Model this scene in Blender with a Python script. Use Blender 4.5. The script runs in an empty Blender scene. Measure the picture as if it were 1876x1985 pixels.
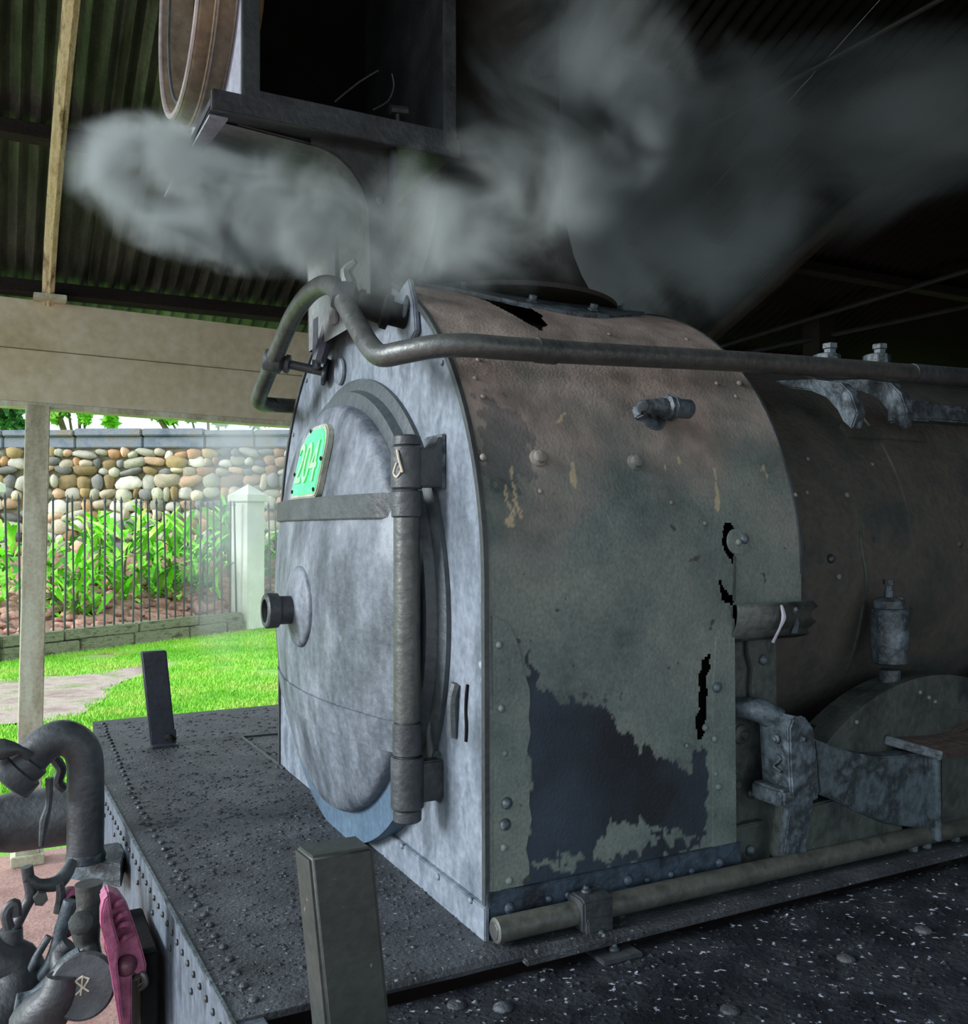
import bpy, bmesh, math, random
import numpy as np
from mathutils import Vector, Matrix
random.seed(7); rng = np.random.default_rng(7)
C = bpy.context.scene.collection
PI = math.pi
# ------------------------------------------------------------------ camera
CAM = Vector((-0.8358, -2.3548, 0.7859)); YAW, PITCH, ROLL, F = 1.0927, 0.019, -0.0029, 1806.9
_d = Vector((math.cos(YAW)*math.cos(PITCH), math.sin(YAW)*math.cos(PITCH), math.sin(PITCH)))
_r = Vector((math.sin(YAW), -math.cos(YAW), 0)); _u = _r.cross(_d)
_r2 = _r*math.cos(ROLL)+_u*math.sin(ROLL); _u2 = -_r*math.sin(ROLL)+_u*math.cos(ROLL)
cd = bpy.data.cameras.new('camera'); cam = bpy.data.objects.new('camera', cd); C.objects.link(cam)
M3 = Matrix((_r2, _u2, -_d)).transposed()
cam.matrix_world = Matrix.Translation(CAM) @ M3.to_4x4()
cd.sensor_fit = 'HORIZONTAL'; cd.sensor_width = 36; cd.lens = 36*F/1876; cd.clip_end = 200; cd.clip_start = 0.05
bpy.context.scene.camera = cam
vs = bpy.context.scene.view_settings
vs.view_transform = 'Standard'; vs.look = 'None'; vs.gamma = 1; vs.use_curve_mapping = False
vs.exposure = 0.0
# ------------------------------------------------------------------ world: bright overcast sky
w = bpy.data.worlds.new('sky'); bpy.context.scene.world = w; w.use_nodes = True
nt = w.node_tree; nt.nodes.clear()
o_ = nt.nodes.new('ShaderNodeOutputWorld'); b_ = nt.nodes.new('ShaderNodeBackground')
tc = nt.nodes.new('ShaderNodeTexCoord'); no = nt.nodes.new('ShaderNodeTexNoise'); no.inputs['Scale'].default_value = 2.5
cr = nt.nodes.new('ShaderNodeValToRGB'); cr.color_ramp.elements[0].color = (.70, .86, 1, 1); cr.color_ramp.elements[1].color = (.88, .97, 1, 1)
nt.links.new(tc.outputs['Generated'], no.inputs['Vector']); nt.links.new(no.outputs[0], cr.inputs[0])
nt.links.new(cr.outputs[0], b_.inputs[0]); b_.inputs[1].default_value = 1.9; nt.links.new(b_.outputs[0], o_.inputs[0])
sd = bpy.data.lights.new('sun', 'SUN'); sd.energy = 5; sd.angle = math.radians(20); sd.color = (.93, .97, 1)
sun = bpy.data.objects.new('sun', sd); C.objects.link(sun)
sun.rotation_euler = Vector((0.95, -0.10, -0.33)).to_track_quat('-Z', 'Y').to_euler()
SMOKE = []

# ------------------------------------------------------------------ helpers
def P(px, py, ax, val):
    """world point seen at a photo pixel on the plane x|y|z = val"""
    k = 'xyz'.index(ax)
    v = _d + _r2*((px-938)/F) - _u2*((py-992.5)/F)
    return CAM + v*((val-CAM[k])/v[k])
def pd(px, py, dep):
    v = _d + _r2*((px-938)/F) - _u2*((py-992.5)/F)
    return CAM + v*dep
def link(o, parent=None):
    C.objects.link(o)
    if parent is not None:
        o.parent = parent
        if parent.type == 'EMPTY': o.matrix_parent_inverse = Matrix.Translation(parent.location).inverted()
    return o
def thing(name, label, cat, loc, group=None):
    o = bpy.data.objects.new(name, None); o.empty_display_size = .1; o.location = loc; C.objects.link(o)
    return tag(o, label, cat, group)
def tag(o, label=None, cat=None, group=None, kind=None):
    if label: o['label'] = label
    if cat: o['category'] = cat
    if group: o['group'] = group
    if kind: o['kind'] = kind
    return o
class MB:
    def __init__(s): s.v = []; s.f = []
    def add(s, vs_, fs): n = len(s.v); s.v += [tuple(a) for a in vs_]; s.f += [tuple(i+n for i in f) for f in fs]; return s
    def box(s, a, b):
        (x0, y0, z0), (x1, y1, z1) = [[min(a[i], b[i]) for i in range(3)], [max(a[i], b[i]) for i in range(3)]]
        return s.add([(x0,y0,z0),(x1,y0,z0),(x1,y1,z0),(x0,y1,z0),(x0,y0,z1),(x1,y0,z1),(x1,y1,z1),(x0,y1,z1)],
                     [(0,3,2,1),(4,5,6,7),(0,1,5,4),(1,2,6,5),(2,3,7,6),(3,0,4,7)])
    def bar(s, a, b, w_, h_, up=(0,0,1)):
        a = Vector(a); b = Vector(b); t = (b-a).normalized(); u = Vector(up); r = t.cross(u).normalized(); u = r.cross(t)
        q = []
        for c in (a, b):
            for i, j in ((-1,-1),(1,-1),(1,1),(-1,1)): q.append(c + r*(i*w_/2) + u*(j*h_/2))
        return s.add(q, [(0,1,2,3),(7,6,5,4),(0,4,5,1),(1,5,6,2),(2,6,7,3),(3,7,4,0)])
    def lathe(s, o, axis, prof, n=24, cap=True):
        """prof = [(distance along axis, radius)]"""
        o = Vector(o); t = Vector(axis).normalized(); r = t.orthogonal().normalized(); u = t.cross(r)
        q = []; f = []
        for d_, rad in prof:
            for i in range(n):
                a = 2*PI*i/n; q.append(o + t*d_ + (r*math.cos(a)+u*math.sin(a))*max(rad, 1e-4))
        m = len(prof)
        for k in range(m-1):
            for i in range(n): j = (i+1) % n; f.append((k*n+i, k*n+j, (k+1)*n+j, (k+1)*n+i))
        if cap: f.append(tuple(range(n))[::-1]); f.append(tuple((m-1)*n+i for i in range(n)))
        return s.add(q, f)
    def cyl(s, a, b, r, r2=None, n=20):
        a = Vector(a); b = Vector(b); L = (b-a).length
        return s.lathe(a, b-a, [(0, r), (L, r if r2 is None else r2)], n)
    def tube(s, pts, r, n=12, smooth=4):
        pts = [Vector(p) for p in pts]
        if smooth > 1 and len(pts) > 2:
            q = []
            for i in range(len(pts)-1):
                p0 = pts[max(i-1,0)]; p1 = pts[i]; p2 = pts[i+1]; p3 = pts[min(i+2, len(pts)-1)]
                for k in range(smooth):
                    t = k/smooth
                    q.append(.5*((2*p1)+(p2-p0)*t+(2*p0-5*p1+4*p2-p3)*t*t+(3*p1-p0-3*p2+p3)*t**3))
            pts = q+[pts[-1]]
        rr = r if isinstance(r, (list, tuple)) else None
        up = None; V = []; f = []; m = len(pts)
        for i, p in enumerate(pts):
            t = (pts[min(i+1, m-1)]-pts[max(i-1, 0)]).normalized()
            if up is None: up = t.orthogonal().normalized()
            up = (up - t*up.dot(t)).normalized(); sd_ = t.cross(up)
            if rr: x = i/(m-1)*(len(rr)-1); k = min(int(x), len(rr)-2); ra = rr[k]+(rr[k+1]-rr[k])*(x-k)
            else: ra = r
            for j in range(n):
                a = 2*PI*j/n; V.append(p+(up*math.cos(a)+sd_*math.sin(a))*ra)
        for i in range(m-1):
            for j in range(n): k = (j+1) % n; f.append((i*n+j, i*n+k, (i+1)*n+k, (i+1)*n+j))
        f.append(tuple(range(n))[::-1]); f.append(tuple((m-1)*n+j for j in range(n)))
        return s.add(V, f)
    def prism(s, pts, off):
        """closed outline of 3-D points extruded by the vector off"""
        pts = [Vector(p) for p in pts]; off = Vector(off); n = len(pts)
        return s.add(pts+[p+off for p in pts], [tuple(range(n)), tuple(range(2*n-1, n-1, -1))] + [(i, i+n, (i+1) % n+n, (i+1) % n) for i in range(n)])
    def build(s, name, mat, parent=None, bevel=0, smooth=True, ang=40, seg=2):
        me = bpy.data.meshes.new(name); me.from_pydata(s.v, [], s.f)
        bm = bmesh.new(); bm.from_mesh(me); bmesh.ops.recalc_face_normals(bm, faces=bm.faces)
        if bevel:
            e = [e for e in bm.edges if len(e.link_faces) == 2 and e.calc_face_angle(0) > math.radians(ang)]
            bmesh.ops.bevel(bm, geom=e, offset=bevel, segments=seg, affect='EDGES', clamp_overlap=True)
        if smooth:
            for f in bm.faces: f.smooth = True
            for e in bm.edges:
                if len(e.link_faces) == 2 and e.calc_face_angle(0) > math.radians(ang): e.smooth = False
        bm.to_mesh(me); bm.free()
        if mat: me.materials.append(mat)
        return link(bpy.data.objects.new(name, me), parent)
def B(): return MB()
# ------------------------------------------------------------------ materials
def lin(c): return tuple(((x/255)/12.92 if x/255 <= .04045 else ((x/255+.055)/1.055)**2.4) for x in c)
TONE = {'grey_blue_paint': .68, 'door_paint': .64, 'blue_plate': .62, 'dark_iron': .8, 'pipe_grey': .8, 'deck_tar': .86, 'board_tar': .66, 'beam_face': .8, 'cream_paint': 1.22, 'column_paint': 1.3, 'plate_green': .95,
 'scoop_paint': .72, 'chimney_paint': .6, 'boiler_dust': 1.05, 'smokebox_sheet': 1.12, 'mech_grey': .95, 'mech_dark': 1.0, 'lamp_white': .8, 'rafter_timber': 1.08, 'corrugated_tin': 1.25, 'purlin_wood': .7, 'pink_paint': .85, 'post_green_black': .7,
 'lawn_soil': 1, 'grass_blades': 1, 'leaf_green': 1, 'leaf_dark': 1, 'pillar_white': 1, 'red_floor': .95, 'bracket_grey': .75, 'rod_khaki': .75}
def mat(name, cols, scale=6, rough=.7, metal=0., bump=.25, stretch=(1,1,1), detail=6, fine=60, spots=None, spec=.5, rnd=False):
    cols = [tuple(c*TONE.get(name, .9) for c in q) for q in cols]
    """cols: 2-4 sRGB triples mixed by noise; spots=(scale, threshold, rgb)"""
    m = bpy.data.materials.new(name); m.use_nodes = True; t = m.node_tree; N = t.nodes; L = t.links
    b = N['Principled BSDF']; g = N.new('ShaderNodeNewGeometry'); mp = N.new('ShaderNodeMapping'); mp.inputs['Scale'].default_value = stretch
    L.new(g.outputs['Position'], mp.inputs[0])
    n = N.new('ShaderNodeTexNoise'); n.inputs['Scale'].default_value = scale; n.inputs['Detail'].default_value = detail; n.inputs['Roughness'].default_value = .62
    L.new(mp.outputs[0], n.inputs['Vector'])
    r = N.new('ShaderNodeValToRGB'); e = r.color_ramp.elements; k = len(cols)
    while len(e) < k: e.new(.5)
    for i, c in enumerate(cols): e[i].position = .34+.32*i/(k-1); e[i].color = (*lin(c), 1)
    L.new(n.outputs[0], r.inputs[0]); col = r.outputs[0]
    n2 = N.new('ShaderNodeTexNoise'); n2.inputs['Scale'].default_value = fine; n2.inputs['Detail'].default_value = 4
    L.new(g.outputs['Position'], n2.inputs['Vector'])
    mx = N.new('ShaderNodeMix'); mx.data_type = 'RGBA'; mx.blend_type = 'OVERLAY'; mx.inputs[0].default_value = .45
    L.new(col, mx.inputs[6]); L.new(n2.outputs[0], mx.inputs[7]); col = mx.outputs[2]
    if spots:
        n3 = N.new('ShaderNodeTexNoise'); n3.inputs['Scale'].default_value = spots[0]; n3.inputs['Detail'].default_value = 3
        L.new(g.outputs['Position'], n3.inputs['Vector'])
        mr = N.new('ShaderNodeMapRange'); mr.inputs[1].default_value = spots[1]; mr.inputs[2].default_value = spots[1]+.04
        L.new(n3.outputs[0], mr.inputs[0])
        mx2 = N.new('ShaderNodeMix'); mx2.data_type = 'RGBA'; L.new(mr.outputs[0], mx2.inputs[0]); L.new(col, mx2.inputs[6]); mx2.inputs[7].default_value = (*lin(spots[2]), 1); col = mx2.outputs[2]
    if rnd:
        oi = N.new('ShaderNodeObjectInfo'); hs = N.new('ShaderNodeHueSaturation')
        mr = N.new('ShaderNodeMapRange'); mr.inputs[3].default_value = .6; mr.inputs[4].default_value = 1.35; L.new(oi.outputs['Random'], mr.inputs[0])
        L.new(mr.outputs[0], hs.inputs['Value']); L.new(col, hs.inputs['Color']); col = hs.outputs[0]
    L.new(col, b.inputs['Base Color'])
    b.inputs['Roughness'].default_value = rough; b.inputs['Metallic'].default_value = metal; b.inputs['Specular IOR Level'].default_value = spec
    if bump:
        ad = N.new('ShaderNodeMath'); ad.operation = 'ADD'; L.new(n.outputs[0], ad.inputs[0]); L.new(n2.outputs[0], ad.inputs[1])
        bp = N.new('ShaderNodeBump'); bp.inputs['Strength'].default_value = bump; bp.inputs['Distance'].default_value = .01
        L.new(ad.outputs[0], bp.inputs['Height']); L.new(bp.outputs[0], b.inputs['Normal'])
    m['node_col'] = 1
    return m
M = {}
M['front'] = mat('grey_blue_paint', [(98,110,122),(134,147,162),(168,180,196),(116,128,142)], 4.5, .62, stretch=(1,1.6,.8), bump=.3, spots=(9,.72,(140,150,162)))
M['door'] = mat('door_paint', [(84,92,104),(120,130,143),(150,160,174),(188,198,210)], 6, .55, stretch=(1,1.5,.8), bump=.3, spots=(14,.66,(92,100,112)))
M['ring'] = mat('dark_ring', [(58,66,70),(74,82,86)], 5, .5)
M['blue'] = mat('blue_plate', [(96,130,160),(130,162,190)], 5, .55, bump=.15)
M['dark'] = mat('dark_iron', [(38,42,46),(58,63,68),(74,80,84)], 9, .5, bump=.25, spec=.6)
M['pipe'] = mat('pipe_grey', [(78,82,82),(104,106,104),(88,92,90)], 8, .42, metal=.45, bump=.2, stretch=(.5,1,1))
M['rod'] = mat('rod_khaki', [(78,82,76),(104,106,98),(66,70,68)], 12, .5, bump=.15)
M['soot'] = mat('soot_black', [(10,10,11),(20,21,22)], 6, .9, bump=.2, spec=.2)
M['deck'] = mat('deck_tar', [(38,41,45),(58,62,68),(78,82,88)], 7, .62, bump=.5, fine=110, spots=(85,.655,(130,134,142)))
M['board'] = mat('board_tar', [(18,22,30),(34,39,50),(62,68,76),(22,26,36)], 6, .5, bump=.55, fine=90, spots=(60,.64,(150,156,170)))
M['beam'] = mat('beam_face', [(84,94,106),(112,124,138),(66,74,84)], 9, .6, stretch=(1,2.2,.7), bump=.35)
M['post'] = mat('post_green_black', [(62,68,66),(78,84,80)], 10, .5, bump=.12, spots=(70,.72,(120,120,114)))
M['angle'] = mat('angle_navy', [(34,44,56),(58,74,90),(26,32,42)], 9, .5, bump=.35)
M['purple'] = mat('post_dark', [(40,43,54),(58,60,72)], 9, .5, bump=.15, spots=(55,.72,(150,150,160)))
M['pink'] = mat('pink_paint', [(150,72,108),(184,98,136),(128,54,86)], 12, .5, bump=.3)
M['green'] = mat('plate_green', [(70,236,130),(96,250,160)], 14, .5, bump=.25, fine=90)
M['edge'] = mat('plate_edge', [(176,176,160),(150,160,140)], 20, .6)
M['cream'] = mat('cream_paint', [(166,160,130),(178,174,150),(158,152,118)], 1.3, .75, bump=.08, fine=20)
M['cream2'] = mat('column_paint', [(126,126,104),(150,150,130),(168,176,158)], 4, .7, bump=.15, stretch=(2,2,.4))
M['timber'] = mat('rafter_timber', [(196,180,140),(226,214,176),(120,104,76)], 9, .8, bump=.6, stretch=(3,.5,.5))
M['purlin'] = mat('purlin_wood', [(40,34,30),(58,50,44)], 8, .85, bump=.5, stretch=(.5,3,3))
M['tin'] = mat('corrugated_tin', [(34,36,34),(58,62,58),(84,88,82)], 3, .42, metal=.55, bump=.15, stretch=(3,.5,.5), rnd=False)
_t = M['tin'].node_tree; _b = _t.nodes['Principled BSDF']; _src = _b.inputs['Base Color'].links[0].from_socket  # soot and far-roof shade painted together: sheets go black along x
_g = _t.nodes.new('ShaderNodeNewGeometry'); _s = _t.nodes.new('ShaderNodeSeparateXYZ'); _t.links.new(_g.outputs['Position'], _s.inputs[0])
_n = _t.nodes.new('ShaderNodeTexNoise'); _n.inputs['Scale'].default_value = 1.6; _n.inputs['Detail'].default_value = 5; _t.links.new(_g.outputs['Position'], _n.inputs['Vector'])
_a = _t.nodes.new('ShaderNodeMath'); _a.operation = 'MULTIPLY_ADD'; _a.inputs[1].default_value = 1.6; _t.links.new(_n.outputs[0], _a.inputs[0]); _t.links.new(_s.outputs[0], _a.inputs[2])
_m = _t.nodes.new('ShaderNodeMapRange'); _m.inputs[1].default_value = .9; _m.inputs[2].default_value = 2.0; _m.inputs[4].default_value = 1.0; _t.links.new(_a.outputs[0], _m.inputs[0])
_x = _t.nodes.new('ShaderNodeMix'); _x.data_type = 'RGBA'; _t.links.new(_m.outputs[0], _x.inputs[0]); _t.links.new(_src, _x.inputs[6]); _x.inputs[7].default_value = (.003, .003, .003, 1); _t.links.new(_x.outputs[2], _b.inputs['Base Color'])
M['lampw'] = mat('lamp_white', [(150,152,166),(178,180,194)], 6, .45, bump=.1)
M['lampbr'] = mat('lamp_bronze', [(92,82,70),(138,124,102),(110,98,80)], 5, .35, metal=.3, bump=.1)
M['lamprim'] = mat('lamp_rim', [(150,140,138),(176,166,160)], 8, .4, metal=.3, bump=.1)
M['gold'] = mat('reflector_gold', [(190,160,100),(226,204,150)], 4, .35, metal=.15, bump=.05)
M['flange'] = mat('bracket_grey', [(58,62,64),(74,80,82)], 9, .5, bump=.2)
M['scoop'] = mat('scoop_paint', [(132,140,140),(158,164,164),(118,110,104)], 5, .55, bump=.15)
M['chim'] = mat('chimney_paint', [(50,50,46),(78,74,66),(64,64,60)], 5, .7, bump=.3)
M['boiler'] = mat('boiler_dust', [(48,50,48),(68,65,60),(42,50,49)], 4, .75, bump=.35, spots=(20,.70,(40,44,46)))
M['mech'] = mat('mech_grey', [(52,62,66),(84,96,104),(40,48,52),(100,112,122)], 10, .5, bump=.4)
M['mechd'] = mat('mech_dark', [(42,48,46),(66,72,68),(34,38,42)], 7, .55, bump=.35)
M['rust'] = mat('rusty_wood', [(60,46,44),(84,70,66)], 14, .8, bump=.7, stretch=(1,4,1))
M['bone'] = mat('chalk', [(190,184,160),(214,206,186)], 20, .8)
M['floor'] = mat('red_floor', [(150,112,104),(178,140,130),(128,100,90)], 3, .85, bump=.4)
M['dirt'] = mat('dirt', [(150,130,118),(186,168,156),(120,140,70)], 2.2, .9, bump=.5)
M['lawn'] = mat('lawn_soil', [(92,140,44),(120,176,60),(150,150,96)], .9, .9, bump=.6)
M['grass'] = mat('grass_blades', [(112,186,40),(146,206,64),(182,200,100)], 1.4, .7, bump=0)
M['leaf'] = mat('leaf_green', [(90,190,20),(140,230,50),(190,240,110)], 3, .6, bump=0, rnd=True)
M['leafd'] = mat('leaf_dark', [(40,110,40),(90,180,60)], 3, .6, bump=0, rnd=True)
M['stem'] = mat('stem', [(90,90,50),(120,120,70)], 9, .8)
M['mortar'] = mat('mortar', [(110,100,80),(140,128,104)], 5, .95, bump=.8)
M['wallcap'] = mat('wall_cap', [(110,118,136),(140,146,160),(150,140,130)], 3, .9, bump=.6)
M['picket'] = mat('picket_iron', [(50,60,60),(76,86,80)], 6, .6)
M['pillar'] = mat('pillar_white', [(206,210,190),(226,230,214)], 3, .8, bump=.15)
M['kerb'] = mat('kerb_stone', [(110,112,84),(146,148,118),(80,84,60)], 5, .9, bump=.9, stretch=(1,1,3))
M['rock'] = mat('rose_rock', [(170,120,100),(206,160,140),(130,96,84)], 4, .9, bump=.6, rnd=True)
SC = [(206,190,164),(190,146,106),(176,172,150),(120,118,114),(214,206,190),(164,140,96),(196,160,130)]
for i, c in enumerate(SC): M['stone%d' % i] = mat('wall_stone_%s' % 'abcdefg'[i], [tuple(int(x*.95) for x in c), tuple(min(250, x*1.15) for x in c)], 5, .85, bump=.5, rnd=True)
# steel wrapper with painted-off areas read from a mesh attribute
def wrapper_mat(name, low, hi, navy):
    m = mat(name, low, 5, .72, bump=.22, fine=130, spots=(26, .69, (64,64,60))); t = m.node_tree; N = t.nodes; L = t.links
    b = N['Principled BSDF']; src = b.inputs['Base Color'].links[0].from_socket
    g = N.new('ShaderNodeNewGeometry'); sx = N.new('ShaderNodeSeparateXYZ'); L.new(g.outputs['Position'], sx.inputs[0])
    n = N.new('ShaderNodeTexNoise'); n.inputs['Scale'].default_value = 4; n.inputs['Detail'].default_value = 8; L.new(g.outputs['Position'], n.inputs['Vector'])
    ad = N.new('ShaderNodeMath'); ad.operation = 'MULTIPLY_ADD'; ad.inputs[1].default_value = .9; L.new(n.outputs[0], ad.inputs[0]); L.new(sx.outputs[2], ad.inputs[2])
    mr = N.new('ShaderNodeMapRange'); mr.inputs[1].default_value = 1.22; mr.inputs[2].default_value = 1.62; L.new(ad.outputs[0], mr.inputs[0])
    n2 = N.new('ShaderNodeTexNoise'); n2.inputs['Scale'].default_value = 16; n2.inputs['Detail'].default_value = 8; L.new(g.outputs['Position'], n2.inputs['Vector'])
    r = N.new('ShaderNodeValToRGB'); r.color_ramp.elements[0].position = .36; r.color_ramp.elements[0].color = (*lin(hi[0]), 1); r.color_ramp.elements[1].position = .66; r.color_ramp.elements[1].color = (*lin(hi[1]), 1); L.new(n2.outputs[0], r.inputs[0])
    m1 = N.new('ShaderNodeMix'); m1.data_type = 'RGBA'; L.new(mr.outputs[0], m1.inputs[0]); L.new(src, m1.inputs[6]); L.new(r.outputs[0], m1.inputs[7])
    at = N.new('ShaderNodeAttribute'); at.attribute_name = 'wear'; sc = N.new('ShaderNodeSeparateColor'); L.new(at.outputs['Color'], sc.inputs[0])
    r2 = N.new('ShaderNodeValToRGB'); r2.color_ramp.elements[0].position = .38; r2.color_ramp.elements[0].color = (*lin(navy[0]), 1); r2.color_ramp.elements[1].position = .68; r2.color_ramp.elements[1].color = (*lin(navy[1]), 1); L.new(n.outputs[0], r2.inputs[0])
    m2 = N.new('ShaderNodeMix'); m2.data_type = 'RGBA'; L.new(sc.outputs[0], m2.inputs[0]); L.new(m1.outputs[2], m2.inputs[6]); L.new(r2.outputs[0], m2.inputs[7])
    m3 = N.new('ShaderNodeMix'); m3.data_type = 'RGBA'; L.new(sc.outputs[1], m3.inputs[0]); L.new(m2.outputs[2], m3.inputs[6]); m3.inputs[7].default_value = (*lin((196,176,140)), 1)
    L.new(m3.outputs[2], b.inputs['Base Color'])
    return m
M['wrap'] = wrapper_mat('smokebox_sheet', [(68,78,76),(88,97,94),(102,108,102)], [(118,106,99),(150,136,127)], [(18,24,32),(46,58,72)])

# ------------------------------------------------------------------ the shed (setting)
GZ = -.85
TH = math.radians(23); ctn, stn = math.cos(TH), math.sin(TH)
EY, EZ = 2.9, 2.02                         # a point of the roof underside at the eave
def roofz(y): return EZ + (EY-y)*math.tan(TH)
RIDGE = -.9
B().box((-9, -7, GZ-.2), (10, 2.95, GZ)).build('floor', M['floor'], smooth=False)['kind'] = 'structure'
lw = B()
G0, G1 = 2.95, 26
nx, ny = 60, 60
vv = [(-14+34*i/nx, G0+(G1-G0)*(j/ny)**1.3, GZ-.01+.006*math.sin(i*1.7)*math.sin(j*.9)) for j in range(ny+1) for i in range(nx+1)]
lw.add(vv, [(j*(nx+1)+i, j*(nx+1)+i+1, (j+1)*(nx+1)+i+1, (j+1)*(nx+1)+i) for j in range(ny) for i in range(nx)])
lawn = lw.build('ground', M['lawn']); lawn['kind'] = 'structure'
B().box((-60, -60, GZ-.32), (60, 60, GZ-.25)).build('ground_beyond', M['dirt'], smooth=False)['kind'] = 'structure'
# corrugated roof: every sheet a part of the roof
roof = thing('ceiling', None, None, (0, 0, roofz(RIDGE))); roof['kind'] = 'structure'
PITCHC = .076
def sheet(x0, ncor, ya, yb, sgn):
    s = B(); npc = 6; cols = ncor*npc+1; L0 = abs(ya-yb)
    rows = 2; V = []
    for j in range(rows):
        y = ya if j == 0 else yb
        for i in range(cols):
            x = x0+i*PITCHC/npc; h = .0135*math.cos(2*PI*i/npc)
            z = (roofz(y) if sgn > 0 else roofz(RIDGE)-(RIDGE-y)*math.tan(TH)*1.0)
            V.append((x, y+h*stn*sgn, z+h*ctn+.012))
    return s.add(V, [(i, i+1, cols+i+1, cols+i) for i in range(cols-1)])
x = -1.95; k = 0
while x < 9:
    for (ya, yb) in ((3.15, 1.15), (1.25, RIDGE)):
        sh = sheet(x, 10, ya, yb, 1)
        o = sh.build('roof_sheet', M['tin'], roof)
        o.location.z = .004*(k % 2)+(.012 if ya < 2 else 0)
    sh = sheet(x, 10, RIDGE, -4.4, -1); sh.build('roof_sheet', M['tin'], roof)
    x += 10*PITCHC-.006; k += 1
# purlins and rafters
def purlin(y, x0=-1.9, x1=9, h=.075, wd=.055):
    z = roofz(y)-.045
    B().bar((x0, y, z), (x1, y, z), wd, h, (0, stn, ctn)).build('purlin', M['purlin'], roof, .004)
for y in (2.83, 1.86, .95, .05): purlin(y)
for y in (-1.7, -2.6, -3.6): 
    z = roofz(RIDGE)-(RIDGE-y)*math.tan(TH)-.045
    B().bar((-1.9, y, z), (9, y, z), .055, .075).build('purlin', M['purlin'], roof, .004)
for i, x in enumerate((-1.85, -.63, 3.4, 6.6)):
    pts = [(x+random.uniform(-.008,.008), y, roofz(y)-.115) for y in np.linspace(2.84, RIDGE, 9)]
    B().tube(pts, .03 if i == 1 else .05, 7, 2).build('rafter', M['timber'] if i == 1 else M['purlin'], roof)
tag(B().box((-.70, 2.70, 1.935), (-.55, 2.92, 1.96)).build('wall_plate', M['cream2'], roof, .003))
lp = P(197, 281, 'y', 1.83); lq = P(223, 293, 'y', 1.83)
B().box((lp.x, 1.822, lq.z+.004), (lq.x, 1.83, lp.z)).build('label_card', M['pillar'], roof, smooth=False)
# faint rods under the far roof
for a, b, r in (((1.15, 2.40, 2.10), (3.3, -.55, 3.40), .012), ((3.6, 2.62, 2.06), (6.0, .65, 2.90), .018), ((3.7, 2.60, 2.0), (6.4, 1.0, 2.62), .016)):
    B().cyl(a, b, r, n=8).build('tie_rod', M['flange'], roof)
B().box((4.15, 2.25, 1.75), (4.3, 2.4, 2.26)).build('hanger_post', M['purlin'], roof)
# fascia made of two boards
fa = thing('trim_1', None, None, (0, 2.83, 1.41)); fa['kind'] = 'structure'
def fz(x, z): return z-.0225*(x+.84)
def fboard(x0, x1, z0, z1, y0=2.80, th=.05):
    return B().prism([(x0,y0,fz(x0,z0)),(x1,y0,fz(x1,z0)),(x1,y0,fz(x1,z1)),(x0,y0,fz(x0,z1))], (0,th,0))
fboard(-1.95, 5, 1.43, 1.693).build('fascia_board', M['cream'], fa, .003)
fboard(-1.95, 5, 1.698, 1.945, 2.803).build('fascia_board', M['cream'], fa, .003)
fboard(-1.95, 5, 1.405, 1.435, 2.80, .12).build('fascia_board', M['cream2'], fa, .003)
# shed back wall far beyond the boiler; unseen near and far walls added to block daylight
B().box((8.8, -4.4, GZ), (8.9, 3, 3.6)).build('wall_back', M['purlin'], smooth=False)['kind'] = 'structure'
B().box((2.6, -4.45, GZ), (8.8, -4.35, 2.1)).build('wall_near_blocker', M['purlin'], smooth=False)['kind'] = 'structure'
B().box((1.5, 2.86, GZ), (8.8, 2.92, 1.36)).build('wall_far_blocker', M['purlin'], smooth=False)['kind'] = 'structure'
# column
def column(x, y, lean=.035, label='', first=False):
    t = thing('column', label, 'column', (x-lean, y, GZ), 'posts under the fascia board')
    q = []
    for z, dx in ((GZ, -lean), (1.41, 0)):
        q += [(x+dx-.055, y-.035, z), (x+dx+.055, y-.035, z), (x+dx+.055, y+.055, z), (x+dx-.055, y+.055, z)]
    B().add(q, [(0,3,2,1),(4,5,6,7),(0,1,5,4),(1,2,6,5),(2,3,7,6),(3,0,4,7)]).build('shaft', M['cream2'], t, .004)
    B().box((x-lean-.075, y-.055, GZ), (x-lean+.075, y+.075, GZ+.05)).build('base', M['cream2'], t, .004)
column(-.675, 2.79, .035, 'cream timber column under the fascia board, left of the locomotive')

# ------------------------------------------------------------------ garden
# fence: line from FA to FB
FA = Vector((-.84, 10.98, GZ)); FB = Vector((2.36, 12.98, GZ)); fd = (FB-FA).normalized(); fn = Vector((fd.y, -fd.x, 0))
FZ = GZ+.16
def pillar(c, label):
    t = thing('fence_pillar', label, 'pillar', c, 'white masonry pillars of the iron fence')
    zt = 1.26
    a = .215
    def sq(h, z0, z1, nm, m):
        q = [c+fd*(i*h)+fn*(j*h) for i, j in ((-1,-1),(1,-1),(1,1),(-1,1))]
        B().prism([(v.x, v.y, z0) for v in q], (0,0,z1-z0)).build(nm, m, t, .012)
    sq(a*.9, GZ, zt, 'shaft', M['pillar']); sq(a*1.12, zt, zt+.12, 'cap', M['pillar']); 
    q = [c+fd*(i*a*1.0)+fn*(j*a*1.0) for i, j in ((-1,-1),(1,-1),(1,1),(-1,1))]
    b = B(); b.add([(v.x, v.y, zt+.12) for v in q]+[(c.x, c.y, zt+.3)], [(0,1,4),(1,2,4),(2,3,4),(3,0,4),(3,2,1,0)]); b.build('finial', M['pillar'], t, smooth=False)
pl = P(-14, 1300, 'z', GZ); pl = FA+fd*(-.32)
pillar(FB+fd*.55, 'white fence pillar with pyramid cap, right of the iron pickets'); pillar(pl, 'white fence pillar cut off by the left edge of the view')
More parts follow.
